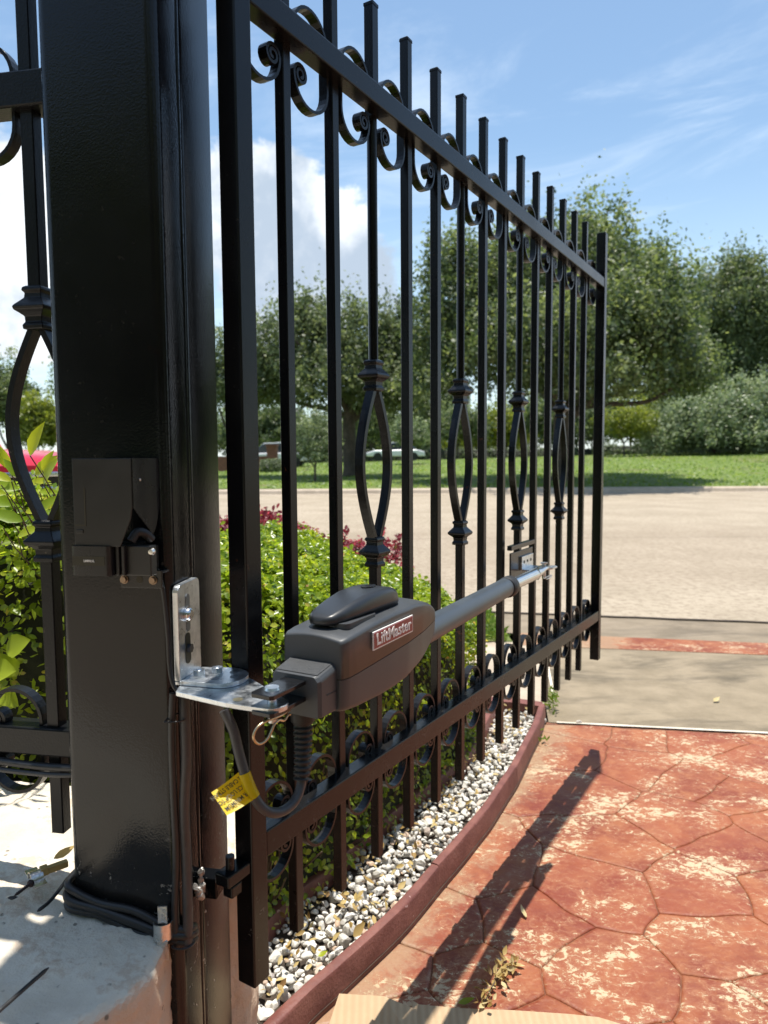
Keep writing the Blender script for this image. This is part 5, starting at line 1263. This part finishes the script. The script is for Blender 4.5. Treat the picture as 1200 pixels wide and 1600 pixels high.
# smaller trees
def small(px, yb, y, top, rpx, m, label, n=240, name='small_tree', leaf=.14, low=.35, grp='small trees on the lawn'):
    b = at(px, yb, y); z0 = lawn_z(b.x, y) if y > 21 else 0
    h = ony(px, top, y).z - z0; r = rpx * y / F
    tree(name, label, (b.x, y, z0), [(b.x, y, z0 + h * (.5 + low / 2), r, h * (1 - low) / 2), (b.x - r * .35, y, z0 + h * (.42 + low / 2), r * .7, h * .25), (b.x + r * .4, y - r * .2, z0 + h * (.40 + low / 2), r * .7, h * .25)], n, 40, leaf, m, max(.05, h * .018), 5, max(.25, r * .22), grp, .3)
y4 = 44.0; b4 = at(1115, 708, y4)
tree('silver_shrub_tree', 'low silvery green bushy tree at the right edge of the lawn', (b4.x, y4, lawn_z(b4.x, y4)), [blob(1110, 684, y4 - .6, 85, 26), blob(1040, 692, y4 - .3, 42, 14), blob(1190, 686, y4 - .5, 70, 26), blob(1115, 655, y4, 80, 44), blob(1160, 640, y4, 60, 45), blob(1060, 680, y4, 50, 24), blob(1190, 660, y4, 60, 42), blob(1100, 675, y4 - 1, 60, 28), blob(1215, 620, y4, 40, 30)], 1100, 44, .20, M_SILVER, .12, 6, .50, None, .2, cat='bush')
small(975, 705, 44, 632, 42, M_YTREE, 'yellow green young tree beneath the lowest oak limb')
small(492, 726, 25.5, 655, 30, M_SILVER, 'small pale tree standing in front of the rounded oak trunk', 170, leaf=.10, low=.25)
small(640, 715, 40, 655, 26, M_SILVER, 'small pale bush right of the rounded oak trunk', 150)
small(365, 720, 30, 500, 48, M_OAK2, 'slender tree partly hidden behind the gate hinge stile', 260)
small(425, 716, 46, 640, 35, M_OAK2, 'distant tree above the low hedge and parked car', 200, leaf=.2)
small(1030, 702, 52, 640, 38, M_OAK2, 'dark tree far back between oak limbs and bushy tree', 240, leaf=.22)
small(715, 712, 52, 640, 45, M_OAK2, 'distant tree in front of the pale apartment block', 240, leaf=.22)
small(790, 712, 55, 640, 45, M_YTREE, 'distant lighter tree behind the third basket picket', 240, leaf=.22)
small(860, 710, 50, 625, 40, M_OAK, 'distant tree directly behind the large oak trunk', 240, leaf=.22)
small(925, 708, 60, 625, 42, M_OAK2, 'distant tree right of the gate end stile', 240, leaf=.22)
small(580, 715, 58, 630, 45, M_OAK2, 'distant tree behind the rounded oak trunk', 220, leaf=.22)
small(660, 712, 62, 600, 40, M_OAK2, 'tall distant tree in the gap between both oaks', 240, leaf=.22)
small(15, 722, 32, 560, 42, M_OAK, 'tree behind the fence basket at the left edge', 330, 'leafy_tree')
small(62, 722, 27, 615, 32, M_YTREE, 'lighter tree just left of the big post', 300, 'leafy_tree')
small(-60, 722, 34, 540, 60, M_OAK2, 'dark tree beyond the left picture edge', 260, 'leafy_tree')
small(1270, 705, 48, 560, 60, M_OAK, 'dark tree beyond the right picture edge', 260, 'leafy_tree', leaf=.2)
small(150, 720, 38, 540, 60, M_OAK, 'tree hidden mostly by the big post', 200, 'leafy_tree')
small(270, 720, 38, 560, 60, M_OAK2, 'tree behind the right part of the post', 200, 'leafy_tree')
for i_, (px, y, top, rpx, m) in enumerate(((470, 66, 640, 60, M_OAK2), (550, 70, 645, 60, M_OAK), (630, 72, 650, 55, M_OAK2), (760, 70, 655, 60, M_YTREE), (830, 74, 615, 60, M_OAK2), (900, 70, 605, 60, M_OAK), (985, 72, 600, 60, M_YTREE), (1060, 72, 600, 60, M_OAK2), (1140, 74, 640, 60, M_OAK2), (1225, 72, 640, 60, M_OAK), (380, 66, 640, 60, M_OAK))):
    small(px, 714, y, top, rpx, m, 'far tree of the belt along the horizon, %s' % ('above the parked white car', 'left of the first basket picket', 'right of the first basket picket', 'behind the second basket picket', 'left of the oak trunk', 'behind the oak trunk', 'under the lowest oak limb', 'left of the silvery bushy tree', 'behind the silvery bushy tree', 'beyond the right edge', 'above the red brick wall')[i_], 300, 'far_tree', .28, 0.0, 'belt of trees along the horizon')
for i_, (x, y, h, r, m) in enumerate(((-9, -8, 7.5, 3.6, M_OAK), (-2.5, -10, 8.5, 4.0, M_OAK2), (4.5, -9, 8, 3.8, M_OAK), (10, -6, 7.5, 3.6, M_OAK2), (13, .5, 7, 3.2, M_OAK))):  # unseen trees, added so the black paint has dark foliage to reflect
    tree('reflection_tree', 'unseen tree added for paint reflections, %s' % ('far left behind the viewer', 'straight behind the viewer', 'right behind the viewer', 'well to the right behind the viewer', 'to the right of the driveway')[i_], (x, y, 0), [(x, y, h * .55, r, h * .42), (x - r * .5, y, h * .35, r * .8, h * .32), (x + r * .5, y, h * .35, r * .8, h * .32)], 420, 40, .32, m, .2, 5, .8, 'unseen trees added for reflections', .1)
# low hedges on the lawn's far side
def low_hedge(x0, x1, y, h, d, m, label, n=2600, leaf=.12):
    z0 = min(lawn_z(x0, y), lawn_z(x1, y)) ; e = empty('low_hedge', ((x0 + x1) / 2, y, z0)); tag(e, label, 'hedge')
    px_ = rng.uniform(x0, x1, n); s = rng.uniform(0, math.pi, n); r = rng.uniform(.8, 1.05, n) * (1 + .12 * np.sin(px_ * 2.1)); py_ = y - np.cos(s) * d * r; pz_ = z0 + np.sin(s) * h * r
    pos = np.stack([px_, py_, pz_], 1); nr = np.stack([rng.normal(0, .5, n), -np.cos(s) + rng.normal(0, .4, n), np.sin(s) + rng.normal(0, .4, n)], 1)
    link('foliage', leaf_mesh('foliage', pos - np.array([(x0 + x1) / 2, y, z0]), nr, rng.uniform(leaf * .7, leaf * 1.3, n), m, .6, shape=4), e)['kind'] = 'stuff'
    mb = MB(); mb.loft([[(x - (x0 + x1) / 2, -d * .85, -.1), (x - (x0 + x1) / 2, -d * .6, h * .75), (x - (x0 + x1) / 2, 0, h * .9), (x - (x0 + x1) / 2, d * .6, h * .75), (x - (x0 + x1) / 2, d * .85, -.1)] for x in np.linspace(x0, x1, 6)], True, False, 0, True); part('shaded_core', mb, M_CORE, e)
q0, q1 = at(408, 720, 34), at(452, 720, 34); low_hedge(q0.x, q1.x, 34, .55, .5, M_OAK, 'low clipped hedge beside the red brick wall')
q0, q1 = at(930, 706, 50), at(1230, 706, 50); low_hedge(q0.x, q1.x, 50, .75, .6, M_OAK2, 'long dark low hedge along the back of the lawn', 5200, .16)
q0, q1 = at(450, 712, 60), at(930, 712, 60); low_hedge(q0.x, q1.x, 60, 1.2, .8, M_OAK2, 'distant hedge line behind the oaks', 5200, .22)

# =================================================================== FAR BUILDINGS, WALL, CARS
M_BRICK = simple('red_brown_brick', (.22, .095, .07), .9, 0, .25, 8); M_STUC = simple('cream_stucco', (.50, .45, .39), .9, 0, .08, 3); M_ROOF = simple('grey_shingle_roof', (.13, .12, .115), .9, 0, .25, 5); M_GLASS = simple('dark_window_glass', (.03, .04, .05), .12, 0, .1); M_TRIM = simple('white_trim', (.70, .69, .66), .6)
q0, q1 = at(352, 722, 36), at(372, 722, 36); q2 = at(412, 722, 36)
bw = empty('brick_wall', (q0.x, 36, lawn_z(q0.x, 36) - .1)); tag(bw, 'low red brick wall with pillar far behind the hinge stile', 'wall')
mb = MB(); L_ = q2.x - q0.x + .3; mb.box((-1.0, -.12, 0), (L_, .12, .85)); part('wall_panel', mb, M_BRICK, bw)
mb = MB(); mb.box((L_ - .1, -.25, 0), (L_ + .4, .25, 1.35)); mb.box((L_ - .15, -.3, 1.35), (L_ + .45, .3, 1.45)); part('pillar', mb, M_BRICK, bw)
def building(name, x0, x1, y, z0, h, label, rows, cols, wall, depth=9, roof_h=2.2):
    e = empty(name, ((x0 + x1) / 2, y, z0)); tag(e, label, 'building'); w = (x1 - x0) / 2
    mb = MB(); mb.box((-w, 0, -.5), (w, depth, h)); part('wall', mb, wall, e)
    mb = MB(); o_ = .5; mb.add([(-w - o_, -o_, h), (w + o_, -o_, h), (w + o_, depth + o_, h), (-w - o_, depth + o_, h), (-w * .6, depth / 2, h + roof_h), (w * .6, depth / 2, h + roof_h)], [(0, 1, 5, 4), (1, 2, 5), (2, 3, 4, 5), (3, 0, 4), (3, 2, 1, 0)]); part('roof', mb, M_ROOF, e)
    for r in range(rows):
        for c in range(cols):
            cx = -w + (c + .5) * 2 * w / cols; cz = h / rows * (r + .5); ww, hh = min(.75, w / cols * .55), h / rows * .28
            mb = MB(); mb.box((cx - ww - .1, -.08, cz - hh - .1), (cx + ww + .1, -.002, cz + hh + .1)); wn = part('window', mb, M_TRIM, e)
            mb = MB(); mb.box((cx - ww, -.10, cz - hh), (cx - .04, -.082, cz + hh)); mb.box((cx + .04, -.10, cz - hh), (cx + ww, -.082, cz + hh)); part('pane', mb, M_GLASS, wn)
q0, q1 = at(668, 700, 88), at(735, 700, 88); building('apartment_building', q0.x, q1.x, 88, .8, 8.5, 'pale apartment block glimpsed through the gate between the oaks', 3, 4, M_STUC)
q0, q1 = at(590, 700, 75), at(642, 700, 75); building('house', q0.x, q1.x, 75, .8, 2.8, 'low white house far behind the first basket picket', 1, 4, M_TRIM, 7, 1.4)
q0, q1 = at(1165, 640, 70), at(1270, 640, 70); building('house', q0.x, q1.x, 70, 1.2, 6.0, 'grey roofed house above the bushy tree at right edge', 2, 4, M_STUC, 9, 2.4)
q0, q1 = at(400, 640, 85), at(470, 640, 85); building('house', q0.x, q1.x, 85, .8, 4.5, 'pale house far away behind the parked white car', 1, 5, M_STUC, 9, 2.0)
M_CARW = simple('white_car_paint', (.75, .76, .78), .25, 0, .03); M_TYRE = simple('tyre_rubber', (.02, .02, .02), .8); M_CHROME = simple('chrome', (.75, .78, .82), .12, 1.0, .03)
def far_car(px, y, label):
    q = at(px, 715, y); z0 = lawn_z(q.x, y); e = empty('parked_car', (q.x, y, z0)); tag(e, label, 'car')
    body = [(-2.1, .35), (-2.15, .62), (-1.5, .80), (1.5, .85), (2.1, .70), (2.15, .35)]; cabin = [(-1.1, .80), (-.5, 1.33), (.9, 1.38), (1.55, .86)]
    My = Matrix(((1, 0, 0, 0), (0, 0, 1, 0), (0, 1, 0, 0), (0, 0, 0, 1)))
    mb = MB(); mb.prism(body, -.85, .85, 0, My); part('body', mb, M_CARW, e, .08, 3)
    mb = MB(); mb.prism(cabin, -.70, .70, 0, My); part('cabin', mb, M_GLASS, e, .08, 2)
    mb = MB(); mb.prism([(-.55, 1.30), (-.45, 1.37), (.85, 1.42), (1.0, 1.35)], -.66, .66, 0, My); part('car_roof', mb, M_CARW, e, .03)
    for x in (-1.3, 1.3):
        for s in (-.86, .66):
            mb = MB(); mb.tube([(x, s, .32), (x, s + .2, .32)], .32, 16); part('wheel', mb, M_TYRE, e)
far_car(428, 40, 'white car parked far behind the low clipped hedge'); far_car(618, 52, 'white car parked far away right of the rounded oak trunk')

# red pickup at left, seen past the fence
M_RED = simple('glossy_red_paint', (.50, .012, .035), .22, 0, .05)
psi = R(50); ty = 6.2; tq = ony(20, 745, ty); tk = empty('pickup_truck', (tq.x, ty, 0.0), psi); tag(tk, 'glossy red pickup with chrome grille parked beyond the left hedge', 'pickup')
# local: front faces -y, x across
def bx_(mb, x0, x1, y0, y1, z0, z1): return mb.box((x0, y0, z0), (x1, y1, z1))
rg = []
for y, w, z0, z1 in ((-.02, .70, .95, 1.00), (.05, .74, .92, 1.06), (.30, .78, .86, 1.12), (.80, .80, .80, 1.16), (2.0, .82, .70, 1.18)):
    rg.append([(-w, y, z0), (-w * 1.0, y, z1 - .06), (-w * .85, y, z1), (0, y, z1 + .018), (w * .85, y, z1), (w, y, z1 - .06), (w, y, z0)])
mb = MB(); mb.loft(rg, True, True, 0, True); part('hood', mb, M_RED, tk, .008)
mb = MB(); bx_(mb, -.82, .82, .10, 2.0, .38, .86); part('front_body', mb, M_RED, tk, .03)
mb = MB(); bx_(mb, -.66, .66, .0, .12, .42, .95); part('grille_backing', mb, M_INK, tk)
for z in (.935, .80, .66): 
    mb = MB(); bx_(mb, -.66, .66, -.05, .02, z - .022, z + .024); part('grille_bar', mb, M_CHROME, tk, .01)
for z in (.895, .865, .840, .75, .71):
    mb = MB(); bx_(mb, -.60, .60, -.015, .02, z - .005, z + .005); part('grille_slat', mb, M_BLACKPL, tk)
for s in (-1, 1):
    mb = MB(); bx_(mb, s * .72 - .09, s * .72 + .09, -.02, .14, .70, .88); part('headlight', mb, simple('clear_headlight_glass', (.55, .58, .62), .1, .3) if s < 0 else bpy.data.materials['clear_headlight_glass'], tk, .02)
mb = MB(); bx_(mb, -.86, .86, -.12, .08, .34, .54); part('bumper', mb, M_CHROME, tk, .03)
mb = MB(); mb.loft([[(-.80, 2.01, .60), (.80, 2.01, .60), (.78, 2.01, 1.14), (-.78, 2.01, 1.14)], [(-.80, 2.40, .45), (.80, 2.40, .45), (.70, 2.50, 1.62), (-.70, 2.50, 1.62)], [(-.80, 3.9, .45), (.80, 3.9, .45), (.70, 3.8, 1.62), (-.70, 3.8, 1.62)], [(-.80, 4.05, .45), (.80, 4.05, .45), (.76, 4.05, 1.1), (-.76, 4.05, 1.1)]], True, True, 0, False); part('cab', mb, M_RED, tk, .04)
mb = MB(); mb.add([(-.66, 2.08, 1.20), (.66, 2.08, 1.20), (.60, 2.45, 1.58), (-.60, 2.45, 1.58)], [(0, 1, 2, 3)]); part('windshield', mb, M_GLASS, tk)
for s in (-1, 1):
    mb = MB(); mb.add([(s * .795, 2.40, 1.16), (s * .795, 3.7, 1.16), (s * .725, 3.65, 1.54), (s * .725, 2.60, 1.54)], [(0, 1, 2, 3)]); part('side_window', mb, M_GLASS, tk)
mb = MB(); bx_(mb, -.82, .82, 4.10, 5.9, .42, 1.08); part('truck_bed', mb, M_RED, tk, .03)
for y in (.9, 4.9):
    for s in (-.86, .62):
        mb = MB(); mb.tube([(s, y, .35), (s + .24, y, .35)], .35, 20); wh = part('wheel', mb, M_TYRE, tk)
        mb = MB(); sx_ = s - .008 if s < 0 else s + .248; mb.tube([(sx_ - .004, y, .35), (sx_ + .004, y, .35)], .2, 18); part('rim', mb, M_CHROME, wh)
